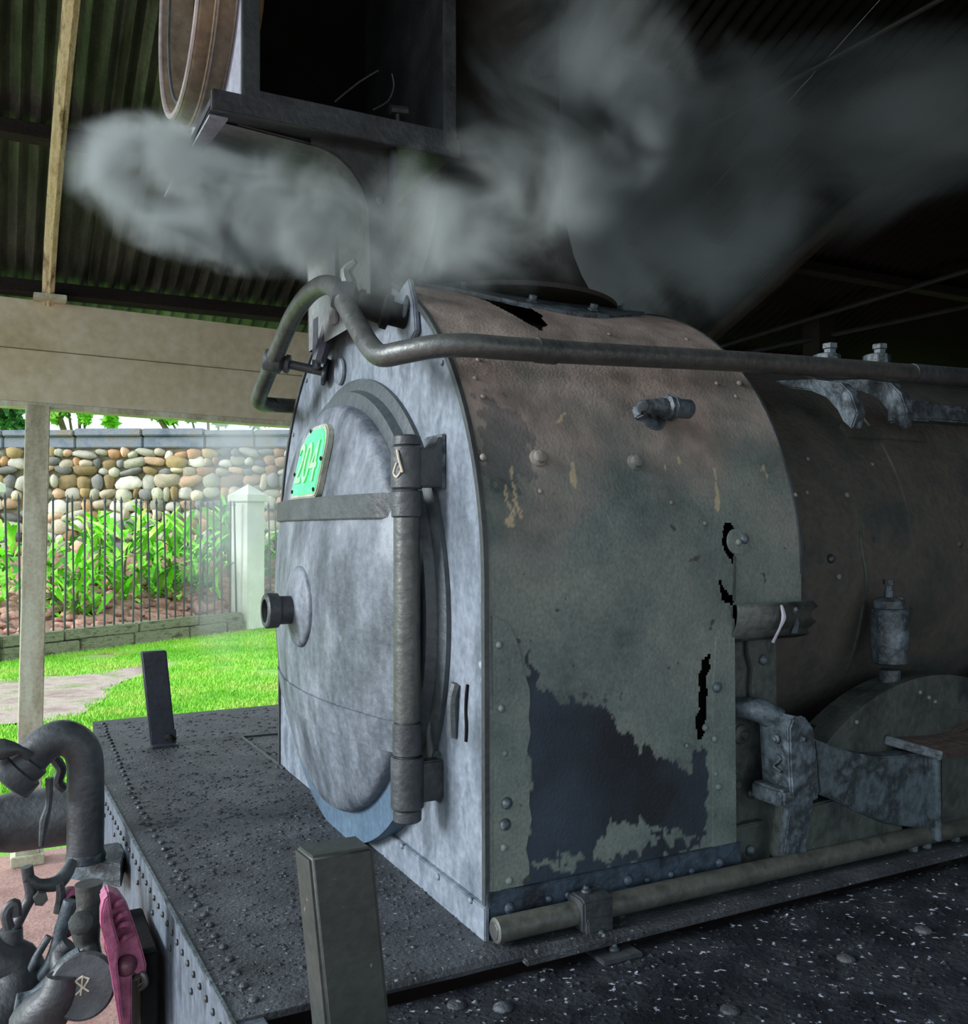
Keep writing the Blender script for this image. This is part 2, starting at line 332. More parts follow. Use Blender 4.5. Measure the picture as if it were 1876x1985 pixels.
fence = thing('iron_fence', 'dark iron picket fence between the two white pillars', 'fence', FA)
kerb = thing('stone_kerb', 'mossy stone kerb in courses under the iron picket fence', 'kerb', FA)
Ltot = (FB-FA).length+.3
for cy, (z0, z1) in enumerate(((GZ-.02, GZ+.16), (GZ+.165, GZ+.30))):
    u = -.05
    while u < Ltot:
        Ls_ = random.uniform(.7, 1.3); u1 = min(u+Ls_, Ltot+.05)
        a = FA+fd*u+fn*(.16-.03*cy); b = FA+fd*(u1-.015)+fn*(.16-.03*cy)
        q = [a, b, b-fn*.3, a-fn*.3]
        B().prism([(v.x, v.y, z0+random.uniform(-.01,.01)) for v in q], (0,0,z1-z0)).build('kerb_block', M['kerb'], kerb, .012)
        u = u1
pk = B().box((-.011,-.011,0), (.011,.011,2.02)).add([(-.02,-.02,2.02),(.02,-.02,2.02),(.02,.02,2.02),(-.02,.02,2.02),(0,0,2.12)], [(0,1,4),(1,2,4),(2,3,4),(3,0,4),(3,2,1,0)]).build('picket', M['picket'], fence)
base_inv = fence.location
n = 0; u = .12
while u < Ltot+.1:
    p_ = FA+fd*u
    o = pk if n == 0 else pk.copy()
    if n: C.objects.link(o); o.matrix_parent_inverse = pk.matrix_parent_inverse
    o.location = (p_.x, p_.y, GZ+.02-.0*u); o.rotation_euler = (random.uniform(-.02,.02), random.uniform(-.025,.025), random.uniform(0,.4))
    u += .158; n += 1
B().bar(FA+fd*-.1+Vector((0,0,.25)), FA+fd*(Ltot+.05)+Vector((0,0,.25)), .02, .03).build('rail', M['picket'], fence)
# fence continues beyond the right pillar
fence2 = thing('iron_fence', 'dark iron picket fence to the right of the right white pillar, against the smokebox', 'fence', FB+fd*.8)
for k in range(9):
    p_ = FB+fd*(.95+k*.158); o = pk.copy(); C.objects.link(o); o.parent = fence2; o.matrix_parent_inverse = Matrix.Translation(fence2.location).inverted(); o.location = (p_.x, p_.y, GZ+.02)
B().bar(FB+fd*.8+Vector((0,0,.36)), FB+fd*2.4+Vector((0,0,.36)), .02, .035).build('rail', M['picket'], fence2)
a = FB+fd*.8+fn*.15; b = FB+fd*2.5+fn*.15
B().prism([(v.x, v.y, GZ-.02) for v in (a, b, b-fn*.3, a-fn*.3)], (0,0,.3)).build('kerb_block', M['kerb'], fence2, .02)

# rubble wall: plane facing the viewer at depth WD
WD = 17.3
wr = Vector((_r.x, _r.y, 0)); wd_ = Vector((_d.x, _d.y, 0)).normalized(); W0 = Vector((CAM.x, CAM.y, GZ))+wd_*WD
def wp(px, z, off=0): return W0 + wr*((px-938)/F*WD) + Vector((0,0,z-GZ)) - wd_*off
wall = thing('wall_garden', None, None, wp(280, GZ)); wall['kind'] = 'structure'
WT = .786+(1027-872)/F*WD
def wallbox(x0, x1, z0, z1, o0, o1):
    q = [wp(x0, z0, o0), wp(x1, z0, o0), wp(x1, z0, o1), wp(x0, z0, o1)]
    return B().prism(q, (0,0,z1-z0))
wallbox(-420, 1000, GZ-.1, WT+.1, 0, -.4).build('mortar_core', M['mortar'], wall, smooth=False)
def stone_mesh(i):
    bm = bmesh.new(); bmesh.ops.create_icosphere(bm, subdivisions=2, radius=1)
    r_ = np.random.default_rng(i)
    ph = r_.uniform(0, 6, 6)
    for v in bm.verts:
        c = v.co; q = abs(c.x)**3+abs(c.z)**3+abs(c.y)**3
        s_ = q**(-1/3)*.9+.1
        s_ *= 1+.10*math.sin(3*c.x+ph[0])+.08*math.sin(4*c.z+ph[1])+.06*math.sin(5*c.y+ph[2])
        v.co = c*s_
    for f in bm.faces: f.smooth = True
    me = bpy.data.meshes.new('stone'); bm.to_mesh(me); bm.free(); return me
SM = []
for i in range(14):
    me = stone_mesh(i); me.materials.append(M['stone%d' % (i % 7)]); SM.append(me)
wang = math.atan2(wr.y, wr.x); winv = Matrix.Translation(wall.location).inverted()
# visible window of the wall, rows with jittered widths
placed = 0; rows = []
z = WT+.02; rowi = 0
while z > .786-(1190-1027)/F*WD:
    h = random.uniform(.15, .27)*(1 if rowi > 0 else .6); pxs = -25+random.uniform(-20, 0)
    while pxs < 585:
        wpx = random.choice((14, 18, 22, 26, 30, 36, 46))*random.uniform(.85, 1.15)
        if not (46 < pxs+wpx/2 < 58):
            hh = h*random.uniform(.72, 1.18)
            if placed < 298:
                o = bpy.data.objects.new('stone', SM[random.randrange(14)])
                o.location = wp(pxs+wpx/2, z-h/2+random.uniform(-.04,.04), .0+random.uniform(0,.03))
                o.scale = (wpx/F*WD*.54, random.uniform(.07,.12), hh*.56); o.rotation_euler = (0, random.uniform(-.3,.3), wang)
                C.objects.link(o); o.parent = wall; o.matrix_parent_inverse = winv; placed += 1
        pxs += wpx
    z -= h*.93; rowi += 1
# rest of the wall (outside the view) as one joined part
rest = B()
ico = [Vector(v.co) for v in SM[0].vertices]; icf = [tuple(p.vertices) for p in SM[0].polygons]
for k in range(260):
    px_ = random.choice((random.uniform(-400, -40), random.uniform(600, 980)))
    c = wp(px_, random.uniform(GZ, WT), .02); s_ = random.uniform(.12, .22)
    rest.add([c+wr*(v.x*s_)+wd_*(v.y*.1)+Vector((0,0,v.z*s_*.8)) for v in ico[::1]], icf)
o = rest.build('rubble_facing', M['stone2'], wall); o['kind'] = 'stuff'
# stucco cap band and coping blocks
u = -420
while u < 1000:
    q = u+random.uniform(90, 170); wallbox(u, q-1.5, WT+.05, WT+.05+.22, .06, -.42).build('cap_band', M['wallcap'], wall, .02)
    wallbox(u, q-2, WT+.27, WT+.27+.12+random.uniform(-.02,.02), .13, -.48).build('coping_block', M['wallcap'], wall, .02)
    u = q
# planted bed behind the fence
bed = B(); bv = []
for j in range(9):
    for i in range(41):
        px_ = -60+i*17; t = j/8
        a = FA+fd*((px_-20)/420*Ltot)-fn*.34; c = wp(px_, GZ, .22)
        p_ = a.lerp(c, t); bv.append((p_.x, p_.y, GZ+.12+t*1.1+.08*math.sin(i*1.3+j*2)))
bed.add(bv, [(j*41+i, j*41+i+1, (j+1)*41+i+1, (j+1)*41+i) for j in range(8) for i in range(40)])
bd = bed.build('planting_bed', M['rock']); tag(bd, 'sloping bed of rose coloured earth between fence and rubble wall', 'bed')
rk = B()
for k in range(420):
    t = random.uniform(.0, .6); px_ = random.uniform(-20, 560); a = FA+fd*((px_-20)/420*Ltot)-fn*.34; c = wp(px_, GZ, .22); p_ = a.lerp(c, t)
    s_ = random.uniform(.05, .13); z0 = GZ+.14+t*1.1
    rk.add([Vector((p_.x, p_.y, z0))+Vector((v.x*s_, v.y*s_, v.z*s_*.7)) for v in ico], icf)
o = rk.build('bed_rocks', M['rock']); tag(o, 'loose rose coloured rocks strewn over the sloping bed', 'rocks', kind='stuff')
# leafy plants: arching strap leaves, each leaf a part
def leaf_mesh(L0, wd0, m, bend):
    b = B(); n_ = 6; V = []
    for i in range(n_+1):
        t = i/n_; wv = wd0*math.sin(PI*min(t*.93+.05, 1))**.7; y = L0*t*math.cos(bend*t); z = L0*t*math.sin(1.2-bend*t)
        V += [(-wv, y*.8, z), (0, y*.8, z-.25*wv), (wv, y*.8, z)]
    b.add(V, [(3*i+j, 3*i+j+1, 3*i+j+4, 3*i+j+3) for i in range(n_) for j in range(2)])
    me = bpy.data.meshes.new('leaf'); me.from_pydata(b.v, [], b.f); me.materials.append(m)
    for f in me.polygons: f.use_smooth = True
    return me
LM = [leaf_mesh(.62, .045, M['leaf'], .8), leaf_mesh(.5, .06, M['leaf'], 1.1), leaf_mesh(.75, .05, M['leaf'], .6), leaf_mesh(.45, .05, M['leafd'], .9)]
PL = [(115,.35,1.0,'leafy strap plant tallest, directly right of the column behind the pickets'),(160,.2,.85,'leafy strap plant with low fan behind the third picket from the column'),(200,.5,1.2,'leafy plant rising against the wall above the left part of the fence'),
      (245,.3,1.25,'bushy strap plant in the middle of the planting bed'),(290,.55,1.1,'pale green leafy plant behind the middle pickets, nearest the wall'),(325,.28,.9,'leafy plant above the bare rocks, right of the middle'),
      (365,.5,1.0,'leafy plant half way between the middle and the right pillar'),(398,.3,.9,'leafy plant directly left of the right fence pillar'),(25,.35,1.1,'leafy plant left of the cream column behind the fence'),(520,.4,1.1,'leafy plant in the haze right of the right fence pillar'),(450,.66,1.2,'leafy plant showing behind the right fence pillar near the wall')]
for px_, t, s_, lab in PL:
    a = FA+fd*((px_-20)/420*Ltot)-fn*.34; c = wp(px_, GZ, .22); p_ = a.lerp(c, t); p_ = Vector((p_.x, p_.y, GZ+.12+t*1.1))
    pt = thing('leafy_plant', lab, 'plant', p_, 'leafy plants in the bed behind the fence'); inv = Matrix.Translation(p_).inverted()
    B().tube([p_-Vector((0,0,.05)), p_+Vector((0,0,.5*s_)), p_+Vector((.05,0,.85*s_))], .018, 6).build('stem', M['stem'], pt)
    for k in range(60):
        o = bpy.data.objects.new('leaf', random.choice(LM)); C.objects.link(o); o.parent = pt; o.matrix_parent_inverse = inv
        o.location = p_+Vector((random.uniform(-.28,.28), random.uniform(-.2,.2), random.uniform(-.02, .95*s_))); o.scale = (1,1,1) if k % 3 else (.8,.8,.8)
        o.rotation_euler = (random.uniform(-.4,.4), random.uniform(-.4,.4), random.uniform(0, 2*PI))
# trees beyond the wall
def leaf_cloud(name, mat_, blobs, n_, size, parent):
    q = rng.normal(size=(n_, 3)); bl = np.array(blobs)[rng.integers(0, len(blobs), n_)]
    q = q/np.linalg.norm(q, axis=1)[:, None]*rng.uniform(.3, 1, (n_, 1))**.5
    c = bl[:, :3]+q*bl[:, 3:6]; u_ = rng.normal(size=(n_, 3)); u_ /= np.linalg.norm(u_, axis=1)[:, None]
    v_ = np.cross(u_, rng.normal(size=(n_, 3))); v_ /= np.linalg.norm(v_, axis=1)[:, None]
    s_ = size*rng.uniform(.6, 1.3, (n_, 1)); V = np.stack([c-u_*s_, c+v_*s_*.45, c+u_*s_, c-v_*s_*.45], 1).reshape(-1, 3)
    me = bpy.data.meshes.new(name); me.from_pydata(V.tolist(), [], np.arange(4*n_).reshape(-1, 4).tolist()); me.materials.append(mat_)
    o = link(bpy.data.objects.new(name, me), parent); o['kind'] = 'stuff'; return o
def tree(px_, dep, blobs, n_, m, label, size=.12):
    base = Vector((CAM.x, CAM.y, GZ))+wd_*dep+wr*((px_-938)/F*dep)
    t = thing('tree', label, 'tree', base); tops = []
    for (bx, by, sx, sz) in blobs:
        c = pd(bx, by, dep/1.0); tops.append((c.x, c.y, c.z, sx, sx, sz))
    tr = B(); zc = tops[0][2]
    tr.tube([base-Vector((0,0,.3)), base+Vector((.1,0,(zc-GZ)*.5)), Vector(tops[0][:3])], [.16,.12,.05], 8)
    for q in tops[1:]: tr.tube([base+Vector((.1,0,(zc-GZ)*.55)), Vector(q[:3])], [.05,.02], 6, 1)
    tr.build('trunk', M['stem'], t); leaf_cloud('foliage', m, tops, n_, size, t)
tree(-10, 20, [(5,770,.5,.75),(-40,700,.8,1.0),(20,830,.3,.3)], 1500, M['leafd'], 'dense green tree beyond the wall at the left edge, left of the column', .13)
tree(150, 21, [(110,790,.2,.35),(128,770,.15,.5),(165,800,.12,.3),(215,815,.12,.2),(150,720,.8,.5)], 420, M['leaf'], 'bright tree above the wall just right of the column', .15)
tree(400, 22, [(300,800,.25,.16),(330,812,.2,.1),(370,805,.15,.15),(425,815,.2,.12),(500,818,.25,.12),(400,730,1.2,.4)], 420, M['leaf'], 'tree whose thin leaves hang over the wall left of the smokebox', .13)
# dirt path and grass
PPX = ((-60,1322),(60,1312),(130,1312),(210,1300),(270,1292),(330,1284),(340,1292),(280,1308),(235,1322),(215,1345),(185,1368),(150,1390),(120,1400),(70,1398),(-60,1412))
pth = B(); q = [P(a, b_, 'z', GZ+.004) for a, b_ in PPX]; PW = [(v.x, v.y) for v in q]
pth.prism(q, (0,0,.004)); o = pth.build('dirt_path', M['dirt'], smooth=False); o['kind'] = 'structure'
def inside(px_, py_, poly):
    ins = np.zeros(px_.shape, bool); j_ = len(poly)-1
    for i_ in range(len(poly)):
        xi, yi = poly[i_]; xj, yj = poly[j_]
        ins ^= ((yi > py_) != (yj > py_)) & (px_ < (xj-xi)*(py_-yi)/(yj-yi+1e-12)+xi); j_ = i_
    return ins
nb = 90000
gx = rng.uniform(0, 1, nb); gy = rng.uniform(0, 1, nb)
# blades over the visible part of the lawn
pxs = -40+620*gx; dep = 5.2+10.5*gy**.8
X = CAM.x+wd_.x*dep+wr.x*((pxs-938)/F*dep); Y = CAM.y+wd_.y*dep+wr.y*((pxs-938)/F*dep)
fl = (X-FA.x)*fn.x+(Y-FA.y)*fn.y
pyy = 1027+1.636*F/dep
nz = np.sin(X*2.1+1)*np.sin(Y*1.3)+.6*np.sin(X*5.3)*np.sin(Y*4.1+2)
jit = .18*np.sin(X*7)*np.sin(Y*5)+rng.normal(0, .07, nb)
bare = (inside(X+jit, Y+jit*1.5, PW)) | (nz > 1.05)
ok = (fl > .25) & (Y > 3.1) & ~bare
X, Y = X[ok], Y[ok]; nb = len(X); h = rng.uniform(.02, .05, nb); a = rng.uniform(0, 6.28, nb); wv = rng.uniform(.005, .011, nb)
V = np.zeros((nb, 3, 3)); V[:, 0] = np.stack([X-wv*np.cos(a), Y-wv*np.sin(a), np.full(nb, GZ)], 1); V[:, 1] = np.stack([X+wv*np.cos(a), Y+wv*np.sin(a), np.full(nb, GZ)], 1)
V[:, 2] = np.stack([X+rng.normal(0, .012, nb), Y+rng.normal(0, .012, nb), GZ+h], 1)
me = bpy.data.meshes.new('lawn_grass'); me.from_pydata(V.reshape(-1, 3).tolist(), [], np.arange(3*nb).reshape(-1, 3).tolist()); me.materials.append(M['grass'])
tag(link(bpy.data.objects.new('lawn_grass', me)), 'short bright green lawn between the shed and the iron fence', 'grass', kind='stuff')

# ------------------------------------------------------------------ LOCOMOTIVE
loco = thing('steam_locomotive', 'dark grey steam locomotive with rusty smokebox standing under the shed roof', 'locomotive', (0, 0, GZ))
R, ZC, XL, XS = .75, .68, .835, .627
RB = .632
def surf(s, r=R):
    """point of the smokebox outline at arc length s from the near bottom edge"""
    if s < ZC: return (-r, s)
    a = (s-ZC)/R
    if a <= PI: return (-r*math.cos(a), ZC+r*math.sin(a))
    return (r, ZC-(s-ZC-PI*R))
STOT = 2*ZC+PI*R
def W(px, py):
    """photo pixel on the near side of the smokebox -> (x, s)"""
    v = _d + _r2*((px-938)/F) - _u2*((py-992.5)/F)
    a = v.y**2+v.z**2; b = 2*(v.y*CAM.y+v.z*(CAM.z-ZC)); c = CAM.y**2+(CAM.z-ZC)**2-R*R; D = max(b*b-4*a*c, 0)
    p = CAM+v*((-b-math.sqrt(D))/2/a)
    if p.z < ZC: p = P(px, py, 'y', -R); return (p.x, p.z)
    return (p.x, ZC+R*math.atan2(p.z-ZC, -p.y))
def on(x, s, off=0):
    y, z = surf(s); n_ = nrm(s); return Vector((x, y, z))+n_*off
def nrm(s):
    a = max(0, min(PI, (s-ZC)/R)); return Vector((0, -math.cos(a), math.sin(a)))
def inpoly(px_, py_, poly):
    ins = np.zeros(px_.shape, bool); n_ = len(poly); j = n_-1
    for i in range(n_):
        xi, yi = poly[i]; xj, yj = poly[j]
        c = ((yi > py_) != (yj > py_)) & (px_ < (xj-xi)*(py_-yi)/(yj-yi+1e-12)+xi); ins ^= c; j = i
    return ins
c5 = lambda *l: [W(900+a/3.0545, 1200+b/3.0545) for a, b in l]
navy = c5((372,120),(382,260),(430,290),(436,390),(470,400),(520,440),(540,485),(620,500),(625,468),(655,465),(690,495),(740,520),(780,512),(800,490),(820,495),(830,560),(870,600),(920,680),(980,705),(1060,770),(1120,780),(1190,865),(1240,840),(1280,910),(1330,925),(1340,840),(1400,770),(1420,700),(1445,900),(1430,1230),(1400,1310),(1400,1350),(1100,1440),(600,1560),(355,1610),(365,1300),(345,1100),(395,1020),(390,850),(355,780),(350,600),(355,430),(368,250))
khaki = [c5((800,1300),(860,1215),(920,1200),(1000,1225),(1040,1165),(1060,1200),(1130,1240),(1165,1295),(1100,1345),(1040,1370),(950,1380),(900,1430),(840,1440),(760,1400)), c5((570,1430),(620,1390),(690,1400),(700,1440),(640,1480),(580,1480)), c5((1180,1260),(1300,1265),(1400,1300),(1340,1330),(1190,1310)), c5((380,1440),(560,1400),(560,1450),(400,1470))]
dark_hi = [[W(a, b) for a, b in ((930,760),(1010,800),(1040,860),(1030,930),(960,960),(930,900))]]
marks = [[W(a, b) for a, b in l] for l in (
 [(988,905),(994,903),(998,940),(1006,975),(1014,1005),(1009,1008),(1000,985),(992,950)], [(974,945),(984,940),(988,975),(994,1000),(996,1018),(986,1024),(982,1010),(986,990),(978,965)], [(992,990),(998,988),(1000,1020),(994,1024)],
 [(1105,902),(1111,900),(1119,930),(1117,948),(1109,945),(1104,925)], [(1384,905),(1389,905),(1389,940),(1396,982),(1390,990),(1384,985),(1387,960)], [(1474,908),(1484,904),(1490,922),(1484,928),(1482,912),(1476,916)],
 [(1082,808),(1096,800),(1090,815),(1078,822)],[(1313,888),(1319,888),(1317,902),(1313,900)],[(1286,905),(1290,904),(1291,914),(1287,914)])]
patch1 = [(.13,-.14),(.17,-.25),(.205,-.335),(.30,-.385),(.345,-.345),(.35,-.31),(.372,-.25),(.385,-.14)]
patch1 = [(x, ZC+R*math.acos(min(1, -y/R))) for x, y in patch1]
hole1 = [(.205,-.325),(.215,-.345),(.245,-.43),(.285,-.478),(.318,-.455),(.332,-.40),(.32,-.36),(.28,-.345),(.24,-.335)]
hole1 = [(x, ZC+R*math.acos(min(1, -y/R))) for x, y in hole1]
hole2 = [W(a, b) for a, b in ((1397,1035),(1403,1022),(1417,1020),(1424,1030),(1419,1048),(1422,1066),(1418,1090),(1412,1078),(1404,1062))]
hole3 = c5((1450,215),(1412,258),(1395,330),(1402,420),(1395,520),(1375,640),(1400,720),(1418,640),(1432,520),(1425,400),(1428,330),(1452,290))
hole4 = [W(a, b) for a, b in ((1398,1128),(1406,1150),(1420,1160),(1419,1170),(1400,1160))]
xs = np.arange(0, XL+.001, .0042); ss = np.arange(0, STOT+.001, .0058)
nxs, nss = len(xs), len(ss)
XX, SS = np.meshgrid(xs, ss)
A = np.clip((SS-ZC)/R, 0, PI)
dent = .0022*np.sin(XX*9+1)*np.sin(SS*6)+.0016*np.sin(XX*23)*np.sin(SS*17+1)
rr = R+dent
YY = -rr*np.cos(A); ZZ = np.where(SS < ZC, SS, np.where(SS > ZC+PI*R, STOT-SS, ZC+rr*np.sin(A)))
jx = .005*np.sin(SS*140+XX*37)+.004*np.sin(SS*61+XX*190)+.003*np.sin(XX*310); js = .006*np.sin(XX*150+SS*31)+.005*np.sin(XX*67+SS*90)+.004*np.sin(SS*260+XX*40)
wear = np.zeros((nss, nxs, 4)); wear[..., 3] = 1
nv = inpoly(XX+jx, SS+js, navy)
for k_ in khaki: nv &= ~inpoly(XX+jx, SS+js, k_)
near = SS < STOT/2
wear[..., 0] = (nv & near)*1.0
wear[..., 0] = np.maximum(wear[..., 0], inpoly(XX+jx*.5, SS+js*.5, patch1)*.7)
for k_ in dark_hi: wear[..., 0] = np.maximum(wear[..., 0], inpoly(XX+jx*2, SS+js*2, k_)*.45)
for k_ in marks:
    wear[..., 1] = np.maximum(wear[..., 1], (inpoly(XX+jx*.3, SS+js*.3, k_) & (np.sin(SS*700+XX*900)+np.sin(XX*1500) > -.6))*.55)
hole = inpoly(XX+jx*.5, SS+js*.5, hole1) | inpoly(XX+jx*.4, SS+js*.4, hole2) | inpoly(XX+jx*.4, SS+js*.3, hole3) | inpoly(XX+jx*.4, SS, hole4)
skirt = (XX > XS) & (SS < W(1556, 1170)[1]+.0)
skirt |= (XX > XS) & (SS > STOT-.6)
bad = hole | skirt
fb = bad[:-1, :-1] | bad[1:, :-1] | bad[:-1, 1:] | bad[1:, 1:]
idx = np.arange(nss*nxs).reshape(nss, nxs)
Q = np.stack([idx[:-1, :-1], idx[:-1, 1:], idx[1:, 1:], idx[1:, :-1]], -1)[~fb]
me = bpy.data.meshes.new('smokebox'); me.from_pydata(np.stack([XX, YY, ZZ], -1).reshape(-1, 3).tolist(), [], Q.tolist())
ca = me.color_attributes.new('wear', 'FLOAT_COLOR', 'POINT'); ca.data.foreach_set('color', wear.reshape(-1).astype(np.float32))
me.materials.append(M['wrap'])
me.polygons.foreach_set('use_smooth', np.ones(len(me.polygons), bool))
smokebox = link(bpy.data.objects.new('smokebox', me), loco)
# inner shell, seen through the holes
def shell(r, x0, x1, drop=0, n_=48):
    b = B(); V = []
    pr = [(-r, drop)]+[(-r*math.cos(PI*i/n_), ZC+r*math.sin(PI*i/n_)) for i in range(n_+1)]+[(r, drop)]
    for x in (x0, x1): V += [(x, y, z) for y, z in pr]
    m_ = len(pr); return b.add(V, [(i, i+1, m_+i+1, m_+i) for i in range(m_-1)])
shell(.706, .012, .62).build('inner_shell', M['soot'], smokebox)
# front plate (D shape) with rolled edge and the rear ring edge
def dprof(r, n_=64, z0=0.): return [(-r, z0)]+[(-r*math.cos(PI*i/n_), ZC+r*math.sin(PI*i/n_)) for i in range(n_+1)]+[(r, z0)]
fp = B().prism([(0, y, z) for y, z in dprof(R-.002)], (.014, 0, 0)).build('front_plate', M['front'], smokebox, .002)
a_ = dprof(R+.004); b2 = dprof(R-.010); m_ = len(a_)
for x0, x1 in ((-.006, .004), (XL-.002, XL+.006)):
    src = [(y, z) for y, z in a_ if x0 < .5 or z > .62] ; inn = [(y, z) for y, z in b2 if x0 < .5 or z > .62]; k_ = len(src); eb = B()
    V = [(x, y, z) for x in (x0, x1) for y, z in src]+[(x, y, z) for x in (x0, x1) for y, z in inn]
    eb.add(V, [f for i in range(k_-1) for f in ((i, i+1, k_+i+1, k_+i), (2*k_+i, 3*k_+i, 3*k_+i+1, 2*k_+i+1), (i, 2*k_+i, 2*k_+i+1, i+1), (k_+i, k_+i+1, 3*k_+i+1, 3*k_+i))])
    eb.build('edge_ring', M['flange'], smokebox)
# step face between smokebox and boiler
sf = B(); V = [(XL-.004, -q*math.cos(PI*i/48), ZC+q*math.sin(PI*i/48)) for q in (R-.01, RB-.02) for i in range(49)]
sf.add(V, [(i, i+1, 49+i+1, 49+i) for i in range(48)]).build('step_ring', M['mechd'], smokebox)
B().box((.60, -.70, 0), (.612, .70, .72)).build('rear_bulkhead', M['mechd'], smokebox)
# straps, base angle
def strip(pts, off, th, name, m, par=smokebox):
    """pts = (x, s) outline laid on the side, raised"""
    q = [on(x, s, off) for x, s in pts]; return B().prism(q, Vector((0, -th, 0))).build(name, m, par, .0012)
H1 = .0872
strip([(.012, H1-.004)] + [(.093+.004*math.sin(k*2.1)+.004*math.sin(k*5.3), .10+k*.0285) for k in range(15)] + [(.07,.56),(.05,.60),(.012,.62)], -.002, .0055, 'corner_strap', M['wrap'])
strip([(XS-.068, H1-.004), (XS, H1-.004), (XS, .585), (XS-.03,.575), (XS-.055,.55), (XS-.06,.47)] + [(XS-.066+.002*math.sin(k*3), .44-k*.05) for k in range(7)], -.002, .0055, 'rear_strap', M['wrap'])
B().box((-.004, -R-.012, -.004), (XS+.006, -R+.002, H1)).build('base_angle', M['angle'], smokebox, .002)
B().box((-.012, -R-.012, -.004), (.002, -.12, H1*.72)).build('base_angle', M['front'], smokebox, .002)
# domed rivets (sub-parts, one shared mesh per size)
def dome_mesh(r, h, m, name='rivet', hexn=0):
    b = B(); b.lathe((0,0,0), (0,0,1), [(0, r), (h*.45, r*.93), (h*.8, r*.66), (h, r*.2)], 10)
    if hexn: b.lathe((0,0,h*.6), (0,0,1), [(0, r*.6), (h*.9, r*.55)], 6)
    me = bpy.data.meshes.new(name); me.from_pydata(b.v, [], b.f); me.materials.append(m)
    for f in me.polygons: f.use_smooth = True
    return me
RV = {k: dome_mesh(r, h, M[m_]) for k, r, h, m_ in (('s', .006, .005, 'wrap'), ('m', .0085, .008, 'wrap'), ('b', .0125, .012, 'mech'), ('f', .007, .006, 'front'), ('d', .009, .007, 'deck'), ('e', .0065, .005, 'flange'))}
RV['n'] = dome_mesh(.0085, .008, M['angle']); RV['N'] = dome_mesh(.0125, .011, M['angle'])
RVH = dome_mesh(.011, .008, M['mech'], 'bolt', 6)
def rivet(p, n_, me, parent, name='rivet'):
    o = bpy.data.objects.new(name, me); C.objects.link(o); o.parent = parent
    if parent.type == 'EMPTY': o.matrix_parent_inverse = Matrix.Translation(parent.location).inverted()
    o.location = p; o.rotation_euler = Vector(n_).to_track_quat('Z', 'Y').to_euler(); return o
for px_, py_, k_ in ((935,888,'m'),(966,1250,'m'),(970,1373,'m'),(978,1460,'s'),(980,1556,'b'),(977,1597,'b'),(975,1642,'m'),(985,1706,'m'),(1387,1332,'b'),(1365,1410,'m'),(1383,1432,'m'),(1330,1445,'s'),(1390,1525,'m'),(1386,1500,'s'),
    (920,735,'s'),(935,770,'s'),(926,700,'s'),(1388,745,'s'),(1425,770,'s'),(1432,745,'m'),(1300,975,'s'),(1046,953,'s'),(1440,1045,'b'),(1540,960,'s'),(1250,600,'s'),(1330,660,'s'),(1150,590,'s'),(960,565,'s'),(860,560,'s'),(1180,650,'s'),(1365,1015,'s')):
    x, s = W(px_, py_); rivet(on(x, s, .002), nrm(s), RV[k_], smokebox)
for px_, py_, k_ in ((987,1760,'b'),(1063,1742,'m'),(1100,1735,'m'),(1217,1706,'b'),(1253,1706,'m'),(1300,1695,'m'),(1394,1672,'b'),(1340,1688,'s'),(1160,1722,'s')):
    p_ = P(px_, py_, 'y', -R-.012); rivet(p_, (0,-1,0), RV['N' if k_ == 'b' else 'n'], smokebox)
for px_, py_ in ((1043,888),(1230,897)):
    x, s = W(px_, py_); nn = nrm(s); c = on(x, s, -.002)
    B().lathe(c, nn, [(0,.020),(.005,.019),(.008,.014),(.016,.013),(.018,.009)], 18).build('plug', M['wrap'], smokebox)
for px_, py_ in ((913,1745),(780,1640),(850,1700)): rivet(P(px_, py_, 'x', -.012), (-1,0,0), RV['f'], smokebox)
for a in (60, 75, 40, 128, 145): rivet(Vector((0, -(R-.03)*math.cos(math.radians(a)), ZC+(R-.03)*math.sin(math.radians(a)))), (-1,0,0), RV['f'], smokebox)
# oil/steam fitting on the side sheet
x0, s0 = W(1262, 808); nn = nrm(s0); tv = Vector((0, -nn.z, nn.y))*-1
c = on(x0, s0, 0); ex = Vector((1,0,0))
fit = B().lathe(c-nn*.004, nn, [(0,.038),(.006,.037),(.009,.03)], 24).build('pipe_elbow', M['mech'], loco)
o1 = c+nn*.038
B().tube([o1-ex*.055-nn*.005, o1-ex*.03, o1, o1+ex*.018], [.014,.016,.020,.022], 14, 5).build('body', M['mech'], fit)
B().lathe(o1+ex*.012, ex, [(0,.022),(.004,.030),(.010,.030),(.012,.025),(.018,.031),(.024,.030),(.026,.024)], 8).build('collar', M['mech'], fit)
B().lathe(o1+ex*.036, ex, [(0,.022),(.045,.022),(.048,.02),(.0482,.012)], 20).build('stub', M['mech'], fit)
B().cyl(o1-ex*.05, o1-ex*.052+Vector((-.014,-.024,-.004)), .012, .011, 14).build('nozzle', M['mech'], fit)
B().lathe(o1-ex*.05+Vector((-.016,-.028,-.004)), Vector((-.5,-.86,-.1)), [(0,.0085),(.002,.0085),(.0025,.004)], 12).build('nozzle_ring', M['flange'], fit)
B().bar(c-ex*.05+nn*.004, c-ex*.03+nn*.028, .03, .02, nn).build('lug', M['mech'], fit, .004)

